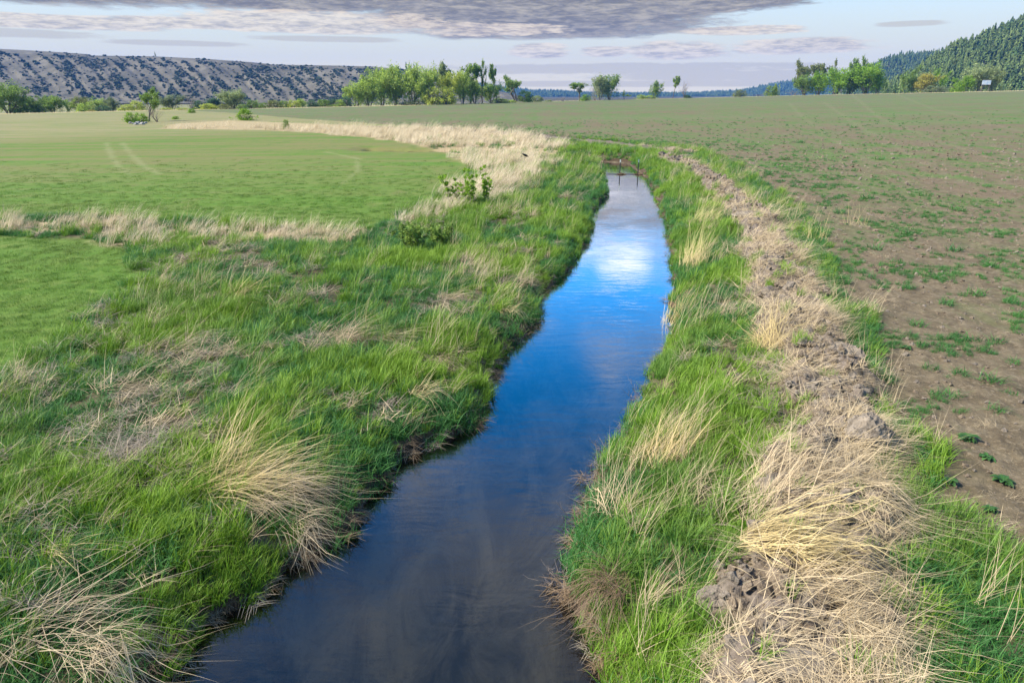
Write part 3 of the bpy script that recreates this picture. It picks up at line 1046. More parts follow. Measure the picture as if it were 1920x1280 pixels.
def straw_clump(px, py, size, rz, n, tilt, curl, spread, mat, label, rad=.35, extra=None):
    rng = np.random.default_rng(int(px * 7 + py))
    x, y, z = on_ground(px, py)
    parts = [xf(blades(rng, n, rad * size, 1.0 * size, .5, .0052, min(tilt + .15, 1.35), .30, curl, spread, 6), rz=rz)]
    parts.append(xf(blades(rng, n // 2, rad * size * 1.2, .7 * size, .5, .006, tilt + .35, .2, curl * .7, spread * 1.6, 5), rz=rz))
    if extra:
        for rz2, n2, t2, c2, L2, o2 in extra:
            parts.append(xf(blades(rng, n2, rad * size * .6, L2, .35, .0065, t2, .16, c2, .3, 6), loc=(o2[0], o2[1], 0), rz=rz2))
    part = drape(merge(parts), (x, y, z), .09 if tilt < 1.0 else .13)
    o = link(bpy.data.objects.new('dry_grass_clump', blade_mesh('dry_grass_clump', part, mat)))
    o.location = (x, y, z)
    tag(o, label, 'dry grass', 'clumps of long dry grass on the banks')
    return o


CL = 'clumps of long dry grass on the banks'
straw_clump(400, 905, 1.0, R(15), 110, .95, .75, .45, M_STRAWY, 'largest yellow clump of long dry stalks in the left foreground, fanned over the green grass', .4,
            [(R(8), 70, 1.2, .35, 1.2, (.3, -.1)), (R(55), 40, .45, .7, .9, (.1, .15)), (R(-25), 50, 1.1, .4, 1.0, (.2, -.2))])
straw_clump(250, 860, .85, R(160), 120, 1.15, .4, 1.6, M_GREY, 'greyish flattened nest of dead grass with a dark hollow, left of the largest clump', .4)
straw_clump(500, 930, .9, R(2), 120, 1.15, .4, .35, M_STRAW, 'pale combed-over straw sweeping right towards the water in the left foreground', .35)
straw_clump(560, 1000, .55, R(-30), 50, 1.1, .5, .6, M_STRAW, 'small straw tuft below the pale combed-over straw, near the water')
straw_clump(100, 1045, .8, R(-20), 18, .9, .6, .35, M_STRAWY, 'thin spray of yellow stalks over dark green grass at the left frame edge', .15)
straw_clump(90, 1190, .9, R(12), 60, 1.2, .5, .5, M_STRAW, 'flattened straw in the bottom left corner')
straw_clump(190, 1235, .7, R(-20), 60, 1.25, .45, .6, M_STRAW, 'tangled straw at the bottom frame edge left of the stream')
straw_clump(640, 640, .95, R(-5), 110, .9, .75, .45, M_STRAW, 'arched straw clump in the middle of the left bank, combed to the right', .35,
            [(R(-20), 50, 1.2, .4, 1.0, (.7, .05))])
straw_clump(820, 680, .8, R(-35), 45, 1.1, .55, .4, M_STRAW, 'loose straw trailing down towards the stream right of the arched clump')
straw_clump(330, 660, .9, R(10), 50, 1.1, .5, .6, M_STRAW, 'low straw patch on the left bank beyond the yellow clump')
straw_clump(240, 740, .8, R(25), 40, 1.0, .6, .7, M_STRAW, 'scattered grey straw between the yellow clump and the small meadow')
straw_clump(790, 745, .55, R(5), 45, 1.1, .5, .5, M_STRAWY, 'small yellow straw tuft beside the water on the left bank')
straw_clump(840, 565, .7, R(0), 55, 1.05, .6, .5, M_STRAW, 'brownish straw tuft on the left bank level with the narrow reach')
straw_clump(955, 590, .7, R(-20), 50, 1.1, .5, .5, M_STRAWY, 'bright straw tuft overhanging the stream on the left bank')
straw_clump(970, 530, .9, R(0), 60, 1.1, .5, .4, M_STRAW, 'windblown straw on the left bank just behind the bright overhanging tuft')
straw_clump(450, 560, 1.0, R(30), 34, .8, .5, .4, M_STRAWY, 'thin line of leaning stalks between the two meadow patches and the bank')
straw_clump(1300, 500, 1.2, R(60), 110, .55, .7, .35, M_STRAWY, 'tall pale clump leaning away on the right bank in the middle distance', .3)
straw_clump(1320, 415, 1.3, R(30), 90, .6, .8, .4, M_STRAWY, 'tall pale clump on the right bank beyond the leaning one', .35)
straw_clump(1240, 860, .9, R(45), 130, .95, .7, .35, M_STRAWY, 'golden combed clump on the right bank above the dead stalks', .32)
straw_clump(1160, 960, .7, R(70), 60, .9, .7, .7, M_STRAW, 'loose golden stalks near the water on the right bank')
straw_clump(1260, 610, .8, R(50), 40, .7, .7, .4, M_STRAWY, 'few arching yellow stalks on the right bank at the wide reach')
straw_clump(1150, 1110, .6, R(190), 110, 1.1, .9, .8, M_THATCH, 'brown undercut tussock hanging over the water at the right bank', .3)
straw_clump(1430, 1020, 1.05, R(-28), 170, 1.05, .55, .22, M_STRAWY, 'thick sheaf of combed golden straw on the ridge in the right foreground', .22)
straw_clump(1430, 945, 1.0, R(15), 140, 1.15, .5, .45, M_STRAW, 'wide mat of straw arched over the ridge above the golden sheaf', .45)
straw_clump(1620, 930, .9, R(-40), 100, 1.2, .45, .6, M_STRAW, 'straw spilling down the field side of the ridge in the right foreground', .4)
straw_clump(1500, 1130, 1.0, R(-5), 100, 1.2, .4, .5, M_STRAW, 'spread straw below the golden sheaf reaching towards the field', .4)
straw_clump(1640, 1220, .8, R(-60), 50, 1.2, .5, .6, M_STRAW, 'straw at the bottom frame edge on the field side of the ridge', .3)
straw_clump(1440, 640, .8, R(80), 120, 1.0, .6, .7, M_STRAWY, 'yellow straw pile on the ridge beside the dug earth heap', .3)
straw_clump(1600, 425, .9, R(60), 16, .5, .5, .4, M_STRAWY, 'few tall dry stalks leaning over the field side grass')
straw_clump(1530, 455, .9, R(55), 22, .5, .6, .4, M_STRAWY, 'dry stalks standing at the field side of the ridge in the middle distance')


def dead_stalks(px, py, h, n, label):
    rng = np.random.default_rng(int(px))
    x, y = wp(px, py)
    g = Geo()
    for i in range(n):
        a = rng.uniform(0, 6.28)
        r = rng.uniform(0, .16)
        p = np.array([r * math.cos(a), r * math.sin(a), -.08])
        pts = [p]
        d = np.array([rng.normal(-.25, .35), rng.normal(0, .3), 1.0])
        L = h * rng.uniform(.4, 1)
        for k in range(5):
            d = d + rng.normal(0, .13, 3)
            pts.append(pts[-1] + d / np.linalg.norm(d) * L / 5)
        g.tube(pts, [.004, .004, .0035, .003, .0025, .0015], 4, 0)
        for q in range(2):
            b = pts[rng.integers(2, 5)]
            dd = rng.normal(0, 1, 3); dd[2] = abs(dd[2])
            g.tube([b, b + dd * .04, b + dd * .06 + np.array([0, 0, .03])], [.0025, .002, .001], 3, 0)
    o = link(bpy.data.objects.new('dead_stalks', g.mesh('dead_stalks', [M_TWIG])))
    o.location = (x, y, 0)
    tag(o, label, 'dead stalks', 'dead stalks standing in the water margin')


dead_stalks(1118, 908, .55, 16, 'grey dead stalks standing in the water at the foot of the right bank')
dead_stalks(1140, 845, .38, 12, 'short brown dead stems against the right bank just upstream of the grey stalks')
dead_stalks(1200, 742, .50, 6, 'two or three pale dead reeds at the right waterline in the wide reach')
dead_stalks(1082, 975, .40, 12, 'thin dead stems in the shallows below the grey stalks')
dead_stalks(1052, 1095, .35, 18, 'brown dead stems fringing the undercut tussock on the right bank')
dead_stalks(1236, 405, .45, 5, 'dark stub of dead stems at the right waterline far upstream')


def earth_heap(px, py, w, d, h, label):
    import bmesh
    from mathutils import noise as mn
    x, y, z = on_ground(px, py)
    bm = bmesh.new()
    bmesh.ops.create_icosphere(bm, subdivisions=5, radius=1)
    off = Vector((px * .13, py * .17, 3))
    for v in bm.verts:
        c = v.co
        k = 1 + .22 * max(-1, min(1, mn.fractal(c * 1.5 + off, 1, 2, 4))) + .07 * max(-1.5, min(1.5, mn.fractal(c * 6 + off, 1, 2, 3)))
        v.co = Vector((c.x * w * k, c.y * d * k, max(c.z, -.4) * h * k + .09 * h * mn.noise(c * 9 + off)))
    me = bpy.data.meshes.new('earth_heap')
    bm.to_mesh(me)
    bm.free()
    me.materials.append(M_CLODG)
    o = link(bpy.data.objects.new('earth_heap', me))
    o.location = (x, y, z - .02)
    tag(o, label, 'earth heap', 'heaps of dug earth on the ridge')


earth_heap(1625, 815, .26, .22, .26, 'tallest lumpy grey earth heap on the ridge, straw lying behind it')
earth_heap(1480, 905, .34, .18, .12, 'low cloddy earth heap on the stream side of the ridge')
earth_heap(1345, 1118, .15, .12, .10, 'brown earth lump with a dark hollow beside the golden sheaf')
earth_heap(1500, 1250, .5, .22, .13, 'cloddy grey earth at the bottom frame edge')
earth_heap(1575, 655, .3, .28, .14, 'dark earth heap beside the yellow straw pile')
earth_heap(1440, 480, .5, .35, .14, 'brown earth heap on the ridge in the middle distance')
earth_heap(1405, 405, .6, .4, .16, 'dark overhanging earth lump on the far part of the ridge')
earth_heap(1290, 296, .9, .6, .22, 'dark crumbled earth where the ridge begins beyond the posts')
earth_heap(1020, 262, 1.0, .6, .28, 'dark earth hump on the far ditch bank, nearest the water bend')
earth_heap(845, 246, 1.2, .7, .3, 'middle one of the three far earth humps beside the tilled field')
earth_heap(870, 249, 1.1, .6, .22, 'small far earth hump just right of the middle one')

M_BROAD = blade_mat('broad_leaf', (.03, .095, .022), (.055, .135, .03), (.10, .18, .05), .4, .25)


def broadleaf(px, py, s, n, label):
    rng = np.random.default_rng(int(px + 3 * py))
    x, y, z = on_ground(px, py)
    root = empty('broadleaf_weed', (x, y, z))
    tag(root, label, 'weed', 'dark broad-leaved weeds at the field edge')
    for i in range(n):
        a = i * 2.4 + rng.uniform(-.3, .3)
        L = s * rng.uniform(.6, 1.1)
        el_ = rng.uniform(.15, .8)
        V, Fc = [], []
        m = 5
        for k in range(m + 1):
            t = k / m
            w = L * .26 * math.sin(math.pi * min(1, t * .92 + .06)) ** .8
            rx = L * t
            rz = L * (math.sin(el_) * t - .55 * t * t) + .03
            for j in (-1, 0, 1):
                V.append((rx * math.cos(a) - j * w * math.sin(a), rx * math.sin(a) + j * w * math.cos(a),
                          rz + abs(j) * w * .35 + rng.uniform(-.006, .006)))
        for k in range(m):
            for j in range(2):
                q = k * 3 + j
                Fc.append((q, q + 1, q + 4, q + 3))
        me = make_mesh('leaf', V, np.array(Fc), [M_BROAD], True, attrs=dict(hgt=np.repeat(np.linspace(0, 1, m + 1), 3), blade=np.full(len(V), rng.uniform(0, 1))))
        link(bpy.data.objects.new('leaf', me), root)


for a in [(1812, 822, .15, 26, 'dark crinkled weed on bare soil, level with the tallest earth heap'),
          (1745, 872, .12, 20, 'dark weed rosette at the foot of the grass verge below the tallest heap'),
          (1850, 860, .10, 18, 'small weed rosette near the right frame edge'),
          (1880, 905, .12, 20, 'weed rosette at the right frame edge, level with the wide straw mat'),
          (1855, 958, .09, 16, 'low weed rosette alone on bare brown soil'),
          (1850, 1045, .15, 26, 'broad dark weed at the grass verge in the right foreground'),
          (1900, 1075, .13, 22, 'dark weed beside the broad one, cut by the right frame edge'),
          (1780, 905, .10, 16, 'small dark weed between verge and bare soil'),
          (1700, 655, .11, 16, 'weed clump at the verge beside the first bare soil')]:
    broadleaf(*a)


def field_tufts():
    rng = np.random.default_rng(21)
    protos = [blade_mesh('grass_tuft', blades(rng, 60, .13, L, .4, .010, .45, .3, 1.2, 2.2, 4), M_BLUEG) for L in (.2, .24, .17)]
    spots = [(1640, 468), (1855, 500), (1440, 328), (1500, 268), (1560, 280), (1735, 368), (1790, 470), (1625, 372), (1680, 492),
             (1705, 540), (1775, 570), (1640, 610), (1900, 570), (1830, 552), (1590, 455), (1630, 520), (1575, 400), (1620, 415),
             (1795, 395), (1850, 350), (1785, 300), (1880, 440), (1700, 440), (1760, 520), (1870, 640), (1820, 640), (1745, 690),
             (1800, 700), (1860, 715), (1895, 740), (1780, 745), (1870, 770), (1900, 680), (1720, 610), (1540, 350), (1560, 318),
             (1650, 300), (1470, 300), (1850, 290), (1600, 240), (1890, 380)]
    for i, (px, py) in enumerate(spots):
        x, y, z = on_ground(px, py)
        o = link(bpy.data.objects.new('grass_tuft', protos[i % 3]))
        o.location = (x, y, z)
        s = rng.uniform(.8, 1.3) * (1 + max(0, y - 8) * .03)
        o.scale = (s, s, s * .85)
        o.rotation_euler = (0, 0, rng.uniform(0, 6.28))
        tag(o, 'single dark green grass tuft standing out on the tilled field', 'grass tuft', 'grass tufts on the tilled field')


field_tufts()


# ------------------------------------------------------------------ trees
def skeleton(rng, stems, h, spread, levels=3, lean=0.0, split=3, base_r=.03, start=.25):
    """branching tubes and the points where leaves sit; unit height trees"""
    g = Geo()
    tips = []

    def grow(p, d, L, r, lev):
        k = 3
        pts, rad = [p], [r]
        for i in range(k):
            d = d + rng.normal(0, .13, 3)
            d[2] = max(d[2], .05)
            d = d / np.linalg.norm(d)
            pts.append(pts[-1] + d * L / k)
            rad.append(r * (1 - .42 * (i + 1) / k))
            if lev >= 1:
                tips.append((pts[-1], lev))
        g.tube(pts, rad, 5 if lev == 0 else 4 if lev == 1 else 3, 0, cap=False)
        if lev < levels:
            for s in range(split):
                a = rng.uniform(0, 6.28)
                w = rng.uniform(.35, .85) * spread
                nd = d + w * np.array([math.cos(a), math.sin(a), rng.uniform(-.1, .25)])
                q = pts[rng.integers(1, k + 1)] if s else pts[-1]
                grow(q, nd / np.linalg.norm(nd), L * rng.uniform(.55, .8), rad[-1] * .8, lev + 1)
    for s in range(stems):
        a = rng.uniform(0, 6.28) if stems > 1 else 0
        d = np.array([math.cos(a) * .45 * spread * (stems > 1) + lean, math.sin(a) * .45 * spread * (stems > 1), 1.0])
        p = np.array([math.cos(a) * .03, math.sin(a) * .03, -.02]) * (stems > 1)
        grow(p, d / np.linalg.norm(d), h * start * rng.uniform(.85, 1.15), base_r, 0)
    return g, tips


def leaves(rng, centers, n, rad, size):
    c = np.array(centers)[rng.integers(0, len(centers), n)]
    p = c + rng.normal(0, 1, (n, 3)) * np.array([rad, rad, rad * .8])
    p[:, 2] = np.maximum(p[:, 2], .01)
    a = rng.normal(0, 1, (n, 3)); a /= np.linalg.norm(a, axis=1, keepdims=True)
    b = np.cross(a, rng.normal(0, 1, (n, 3))); b /= np.linalg.norm(b, axis=1, keepdims=True)
    s = size * rng.uniform(.5, 1.4, (n, 1))
    V = np.stack([p - a * s, p + b * s * .55, p + a * s, p - b * s * .55], 1).reshape(-1, 3)
    Fc = np.arange(n * 4).reshape(n, 4)
    # leaves of one clump share a tone, with a little noise of their own
    tone = np.clip(.5 + .9 * (fbm(p[:, 0] * 9 + 3, p[:, 2] * 9 + p[:, 1] * 5, 2, 77) - .5) + rng.normal(0, .22, n), 0, 1)
    return V, Fc, np.repeat(tone, 4)


PROTO = {}


def tree_protos():
    rng = np.random.default_rng(12)

    def norm(g, V, full=False):
        A = np.array(g.v)
        zmax = np.percentile(V[:, 2], 98.5) if V is not None and len(V) > 2000 else A[:, 2].max()
        allx = np.concatenate([A, V]) if V is not None else A
        w = np.percentile(np.hypot(allx[:, 0], allx[:, 1]), 78)
        w = .5 if full else w
        g.v = [tuple(p) for p in (A * np.array([.5 / w, .5 / w, 1 / zmax]))]
        if V is not None:
            V = V * np.array([.5 / w, .5 / w, 1 / zmax])
        return g, V

    def mk(kind, i, g, L, barkm=M_BARK):
        V, Fc, B = L if L is not None else (None, None, None)
        g, V = norm(g, V, kind in ('grove', 'bush'))
        t = g.mesh('trunk', [barkm], True)
        c = make_mesh('crown', V, Fc, [M_LEAF], attrs=dict(blade=B)) if V is not None else None
        PROTO[(kind, i)] = (t, c)
    def dome(n, z0, z1, r, p=1.0):
        z = rng.uniform(0, 1, n)
        a = rng.uniform(0, 6.28, n)
        rr = r * np.sqrt(np.clip(1 - np.abs(z * 1.15 - .38) ** 2.2 / .62, .02, 1)) * rng.uniform(.25, 1, n) ** .6
        return [np.array([q * math.cos(b), q * math.sin(b), z0 + (z1 - z0) * w]) for q, b, w in zip(rr, a, z)]

    for i in range(4):    # many-stemmed willows and cottonwoods in young leaf
        g, tips = skeleton(rng, 6, 1, .75, 3, 0, 3, .016, .42)
        pts = [t[0] for t in tips if t[1] >= 1]
        low = [np.array([rng.normal(0, .22), rng.normal(0, .22), rng.uniform(.05, .4)]) for _ in range(14)]
        mk('grove', i, g, leaves(rng, pts + dome(90, .12, .97, .46) + low, 7000, .042, .023))
    for i in range(4):    # open trees with clear limbs
        g, tips = skeleton(rng, 1 + i % 2, 1, 1.15, 3, rng.uniform(-.1, .25), 3, .03, .42)
        pts = [t[0] for t in tips if t[1] == 3]
        pts = [p for p in pts if p[2] > .3][::2]
        mk('open', i, g, leaves(rng, pts, 3200, .034, .021))
    for i in range(4):    # round bushes
        g, tips = skeleton(rng, 7, 1, 1.5, 2, 0, 3, .02, .45)
        pts = [t[0] for t in tips]
        low = [np.array([rng.normal(0, .35), rng.normal(0, .35), rng.uniform(.02, .35)]) for _ in range(16)]
        mk('bush', i, g, leaves(rng, dome(60, .05, .93, .48) + low, 2200, .07, .040))
    for i in range(2):    # bare
        g, tips = skeleton(rng, 4, 1, .8, 4, 0, 3, .022, .42)
        mk('bare', i, g, leaves(rng, [t[0] for t in tips if t[1] > 2], 130, .03, .015), M_TWIG)
    for i in range(2):    # slim poplar shapes
        g, tips = skeleton(rng, 1, 1, .5, 3, 0, 3, .02, .5)
        pts = [t[0] for t in tips] + [np.array([rng.normal(0, .06), rng.normal(0, .06), z]) for z in np.linspace(.15, .9, 18)]
        mk('slim', i, g, leaves(rng, pts, 2600, .045, .024))


tree_protos()
GREEN = {'lg': (.36, .47, .09), 'yg': (.42, .48, .08), 'g': (.20, .30, .06), 'dg': (.06, .12, .035), 'teal': (.08, .16, .08),
         'gg': (.20, .25, .12), 'pale': (.30, .36, .15), 'ol': (.21, .24, .08), 'br': (.22, .17, .11), 'bright': (.22, .37, .03),
         'yel': (.42, .38, .08)}
tree_count = [0]


def tree(kind, var, px, top, hw, Y, colr, label, base=None, cat=None, group=None):
    """px, top row and half width are read off the photograph; Y is the distance"""
    x = (px - 960) / 1361 * Y
    z = ground_at(x, Y) - .05
    H = max(hz(px, top, Y)[2] - z, .6) * (1.1 if Y > 200 else 1.0)
    Wd = (2.75 if kind in ('grove', 'bush') else 2.5) * hw / 1361 * Y
    nm = {'grove': 'leafy_tree', 'open': 'open_tree', 'bush': 'bush', 'bare': 'bare_tree', 'slim': 'slim_tree'}[kind]
    r = empty(nm, (x, Y, z), (tree_count[0] * 1.7) % 6.28)
    tree_count[0] += 1
    r.scale = (Wd, Wd, H)
    tag(r, label, cat or ('bush' if kind == 'bush' else 'tree'), group or 'trees and bushes beyond the fields')
    t, c = PROTO[(kind, var)]
    link(bpy.data.objects.new('trunk', t), r)
    if c:
        o = link(bpy.data.objects.new('crown', c), r)
        v = GREEN[colr]
        o.color = (*v, 1)
    return r


TREES = [
 # left row below the mesa
 ('grove', 0, 8, 163, 24, 232, 'g', 'tall dark green tree cut by the left frame edge'),
 ('bush', 0, 32, 186, 12, 236, 'g', 'round green bush just right of the tall tree at the left frame edge'),
 ('grove', 1, 50, 187, 14, 240, 'g', 'green rounded tree, second crown from the left frame edge'),
 ('bush', 1, 70, 193, 10, 244, 'teal', 'dark teal bush in the gap between two green trees at far left'),
 ('grove', 2, 92, 184, 18, 238, 'g', 'broad green tree left of the centre of the row under the mesa'),
 ('slim', 0, 122, 191, 9, 240, 'lg', 'narrow lighter tree right of the broad green tree'),
 ('grove', 3, 146, 186, 14, 246, 'ol', 'olive domed tree behind a lighter front tree'),
 ('bush', 2, 156, 195, 12, 236, 'lg', 'lighter round tree standing in front of the olive domed tree'),
 ('bush', 3, 166, 208, 6, 228, 'yel', 'small yellow shrub at the foot of the left row'),
 ('grove', 0, 186, 188, 13, 250, 'lg', 'light green feathery tree above a dark teal bush'),
 ('bush', 1, 187, 200, 10, 236, 'teal', 'dark teal bush beside the small yellow shrub'),
 ('grove', 1, 209, 187, 12, 246, 'gg', 'grey-green tree with pale trunks in the left row'),
 ('bush', 0, 234, 198, 11, 238, 'yg', 'yellow-green bush left of the slim tree with the twiggy base'),
 ('bush', 2, 252, 192, 11, 242, 'yg', 'brighter yellow-green bush behind the slim tree'),
 ('grove', 2, 320, 182, 15, 240, 'gg', 'domed grey-green tree standing alone before the grey slope'),
 ('bush', 3, 308, 203, 9, 232, 'yg', 'low yellow-green bush in front of the domed grey-green tree'),
 ('bush', 0, 338, 203, 9, 232, 'yg', 'low yellow-green bush between the domed tree and the dark bare one'),
 ('bare', 0, 353, 179, 8, 225, 'br', 'dark leafless tree in the left middle distance'),
 ('bush', 1, 370, 191, 11, 246, 'teal', 'pale teal bush right of the dark leafless tree'),
 ('bush', 2, 388, 196, 13, 236, 'yg', 'wide yellow-green bush in front of teal ones'),
 ('grove', 3, 399, 187, 12, 250, 'teal', 'teal tree behind the wide yellow-green bush'),
 ('grove', 0, 437, 173, 19, 240, 'pale', 'large pale spreading tree under the mesa'),
 ('bush', 3, 422, 196, 12, 236, 'ol', 'olive bush at the left foot of the large pale tree'),
 ('bush', 0, 451, 197, 7, 232, 'g', 'small dark green bush at the right foot of the large pale tree'),
 ('bush', 1, 470, 190, 11, 246, 'g', 'green bush right of the large pale tree'),
 ('bush', 2, 491, 194, 6, 244, 'g', 'small rounded bush at the start of the low hedge-like row'),
 ('bush', 3, 511, 190, 10, 246, 'ol', 'olive bush third from the start of the low row'),
 ('bush', 0, 529, 191, 9, 248, 'g', 'green bush in the low row, left of a yellow one'),
 ('bush', 1, 548, 190, 9, 248, 'yg', 'yellow-green bush in the middle of the low row'),
 ('grove', 1, 564, 188, 10, 252, 'lg', 'light green tree right of the yellow-green bush in the low row'),
 ('bush', 2, 584, 190, 9, 250, 'teal', 'greyish teal bush in the low row'),
 ('bush', 3, 604, 189, 10, 252, 'g', 'green bush in the low row, fourth from its right end'),
 ('grove', 2, 620, 188, 7, 256, 'teal', 'small teal tree in the low row'),
 ('bush', 0, 634, 189, 8, 256, 'lg', 'light bush in the low row beside the tall grove'),
 ('bush', 1, 647, 184, 8, 262, 'teal', 'dark teal bush touching the tall grove on its left'),
 # the tall grove
 ('grove', 0, 668, 163, 16, 272, 'lg', 'leftmost and lowest light green tree of the tall grove'),
 ('grove', 1, 690, 150, 20, 276, 'lg', 'light green tree rising second from the left in the grove'),
 ('grove', 2, 716, 138, 20, 282, 'lg', 'big light green tree on the left shoulder of the grove'),
 ('grove', 3, 741, 133, 18, 286, 'lg', 'rounded light green crown right of the left shoulder of the grove'),
 ('grove', 1, 773, 132, 22, 284, 'lg', 'broad light green tree with dark forked trunks in mid grove'),
 ('grove', 0, 800, 134, 15, 292, 'lg', 'light green tree right of the dark forked trunks'),
 ('open', 0, 818, 129, 13, 304, 'pale', 'thin greyish tree with sparse leaves at the back of the grove, left one of two'),
 ('open', 1, 837, 128, 13, 306, 'pale', 'thin greyish tree with sparse leaves at the back of the grove, right one of two'),
 ('grove', 2, 847, 143, 15, 296, 'yg', 'yellow-green tree in front of the thin greyish trees'),
 ('grove', 3, 867, 142, 13, 300, 'lg', 'light green tree between yellow-green one and the tallest trio'),
 ('bush', 0, 811, 168, 13, 282, 'yg', 'small yellow-green round tree at the front of the grove, left one'),
 ('bush', 1, 838, 168, 12, 284, 'yg', 'small yellow-green round tree at the front of the grove, right one'),
 ('bush', 2, 775, 189, 18, 280, 'gg', 'grey shrubs at the foot of the dark forked trunks'),
 ('open', 2, 882, 129, 12, 306, 'g', 'tall thin open tree, left one of the trio at the right end of the grove'),
 ('open', 3, 905, 123, 15, 308, 'g', 'tallest open tree of the grove with long bare limbs'),
 ('open', 0, 932, 129, 12, 310, 'g', 'open tree leaning right with tufted top, last of the grove'),
 ('grove', 0, 921, 160, 15, 312, 'lg', 'low light green tree filling under the leaning open tree'),
 ('grove', 1, 890, 158, 14, 304, 'lg', 'low light green tree between the trunks of the trio'),
 ('bush', 3, 935, 186, 11, 318, 'g', 'dark green bush at the right foot of the grove'),
 ('bush', 0, 949, 187, 5, 322, 'g', 'small round bush, first right of the grove'),
 ('bush', 1, 960, 188, 6, 326, 'lg', 'small round bush, second right of the grove'),
 # open middle
 ('open', 1, 969, 149, 17, 334, 'g', 'leaning open tree before the blue hills right of the grove'),
 ('bush', 2, 984, 173, 11, 336, 'g', 'low green tree at the foot of the leaning open tree'),
 ('bush', 3, 1007, 181, 8, 345, 'pale', 'pale yellow bush before the blue hills'),
 ('bush', 0, 1029, 188, 5, 350, 'pale', 'tiny pale bush right of the pale yellow one'),
 ('bare', 1, 1056, 180, 9, 360, 'br', 'brown leafless bush before the blue hills'),
 ('open', 2, 1087, 159, 11, 375, 'g', 'small half-bare tree left of the green and grey pair'),
 ('bush', 1, 1098, 179, 7, 372, 'bright', 'round green bush at the foot of the small half-bare tree'),
 ('bare', 0, 1116, 158, 8, 390, 'gg', 'slight bare tree at the left of the green and grey pair'),
 ('grove', 3, 1125, 148, 12, 396, 'pale', 'grey-leaved tree of the pair in the middle of the skyline'),
 ('grove', 2, 1143, 147, 15, 400, 'g', 'fuller green tree of the pair in the middle of the skyline'),
 ('open', 3, 1170, 172, 7, 405, 'lg', 'thin low tree right of the green and grey pair'),
 ('bush', 2, 1203, 179, 7, 412, 'lg', 'low bush left of the small round-headed tree'),
 ('grove', 1, 1227, 157, 9, 415, 'g', 'small round-headed tree alone on the skyline'),
 ('bush', 3, 1218, 180, 8, 412, 'lg', 'low bush at the foot of the small round-headed tree'),
 ('open', 0, 1262, 148, 10, 418, 'g', 'spindly tree with a tufted top leaning right on the skyline'),
 ('bare', 1, 1284, 150, 8, 418, 'br', 'leafless tree beside the spindly tufted one'),
 ('bush', 0, 1289, 179, 5, 418, 'g', 'tiny bush under the leafless skyline tree'),
 # right of the middle
 ('bush', 1, 1387, 170, 9, 412, 'gg', 'grey-green bush at the start of the rising blue ridge'),
 ('bare', 0, 1425, 176, 9, 410, 'br', 'low brown leafless thicket left of the round dark tree'),
 ('bush', 2, 1445, 164, 9, 408, 'g', 'round dark green tree before the blue ridge'),
 ('slim', 1, 1460, 160, 6, 406, 'lg', 'slim light green tree beside the round dark one'),
 ('bare', 1, 1489, 169, 11, 404, 'br', 'brown leafless thicket left of the large right clump'),
 ('open', 1, 1509, 123, 15, 425, 'ol', 'olive open crown at the back left of the large right clump'),
 ('open', 2, 1534, 127, 11, 426, 'ol', 'thin olive crown second from left at the back of the right clump'),
 ('open', 3, 1560, 121, 14, 428, 'ol', 'olive crown in the middle at the back of the right clump'),
 ('open', 0, 1586, 119, 12, 428, 'g', 'greener open crown right of the middle at the back of the right clump'),
 ('open', 1, 1621, 117, 12, 424, 'g', 'highest open crown behind the rightmost tree of the right clump'),
 ('grove', 0, 1508, 146, 14, 402, 'g', 'green tree at the left front of the large right clump'),
 ('grove', 1, 1534, 141, 16, 400, 'bright', 'bright green tree second from the left in front of the right clump'),
 ('grove', 2, 1567, 135, 20, 398, 'bright', 'broad bright green tree in the middle of the right clump'),
 ('grove', 3, 1594, 140, 13, 396, 'g', 'green tree with dark leaning stems right of the middle of the right clump'),
 ('grove', 0, 1622, 127, 22, 392, 'bright', 'biggest bright green domed tree in the right clump'),
 ('grove', 1, 1645, 142, 12, 390, 'bright', 'low bright green shoulder at the right end of the right clump'),
 ('slim', 0, 1691, 130, 11, 385, 'g', 'slim tree with a pale trunk before the wooded hill'),
 ('grove', 2, 1709, 147, 8, 386, 'g', 'small green tree between the pale-trunked and the orange-tinted one'),
 ('grove', 3, 1731, 143, 15, 380, 'yel', 'orange-yellow budding tree before the wooded hill'),
 ('slim', 1, 1745, 134, 7, 386, 'bright', 'slim bright green tree behind the orange-yellow one'),
 ('slim', 0, 1761, 139, 7, 380, 'bright', 'slim bright green tree right of the orange-yellow one'),
 ('bush', 1, 1750, 163, 14, 370, 'gg', 'low grey-green bush under the slim bright trees'),
 ('grove', 0, 1834, 126, 20, 365, 'pale', 'large pale spreading tree behind the billboard'),
 ('grove', 1, 1810, 147, 13, 360, 'bright', 'bright green tree left of the billboard'),
 ('bush', 2, 1793, 159, 9, 358, 'bright', 'low bright green bush left of the bright tree by the billboard'),
 ('grove', 2, 1860, 139, 13, 362, 'pale', 'pale tree just right of the billboard'),
]
for (k, v, px, top, hw, Y, c, lab) in TREES:
    tree(k, v, px, top, hw, Y, c, lab)


def near_tree(kind, var, px, base, top, hw, c, label, nm=None):
    x, y, z = on_ground(px, base)
    return tree(kind, var, px, top, hw, y, c, label, group='bushes and saplings among the grass')


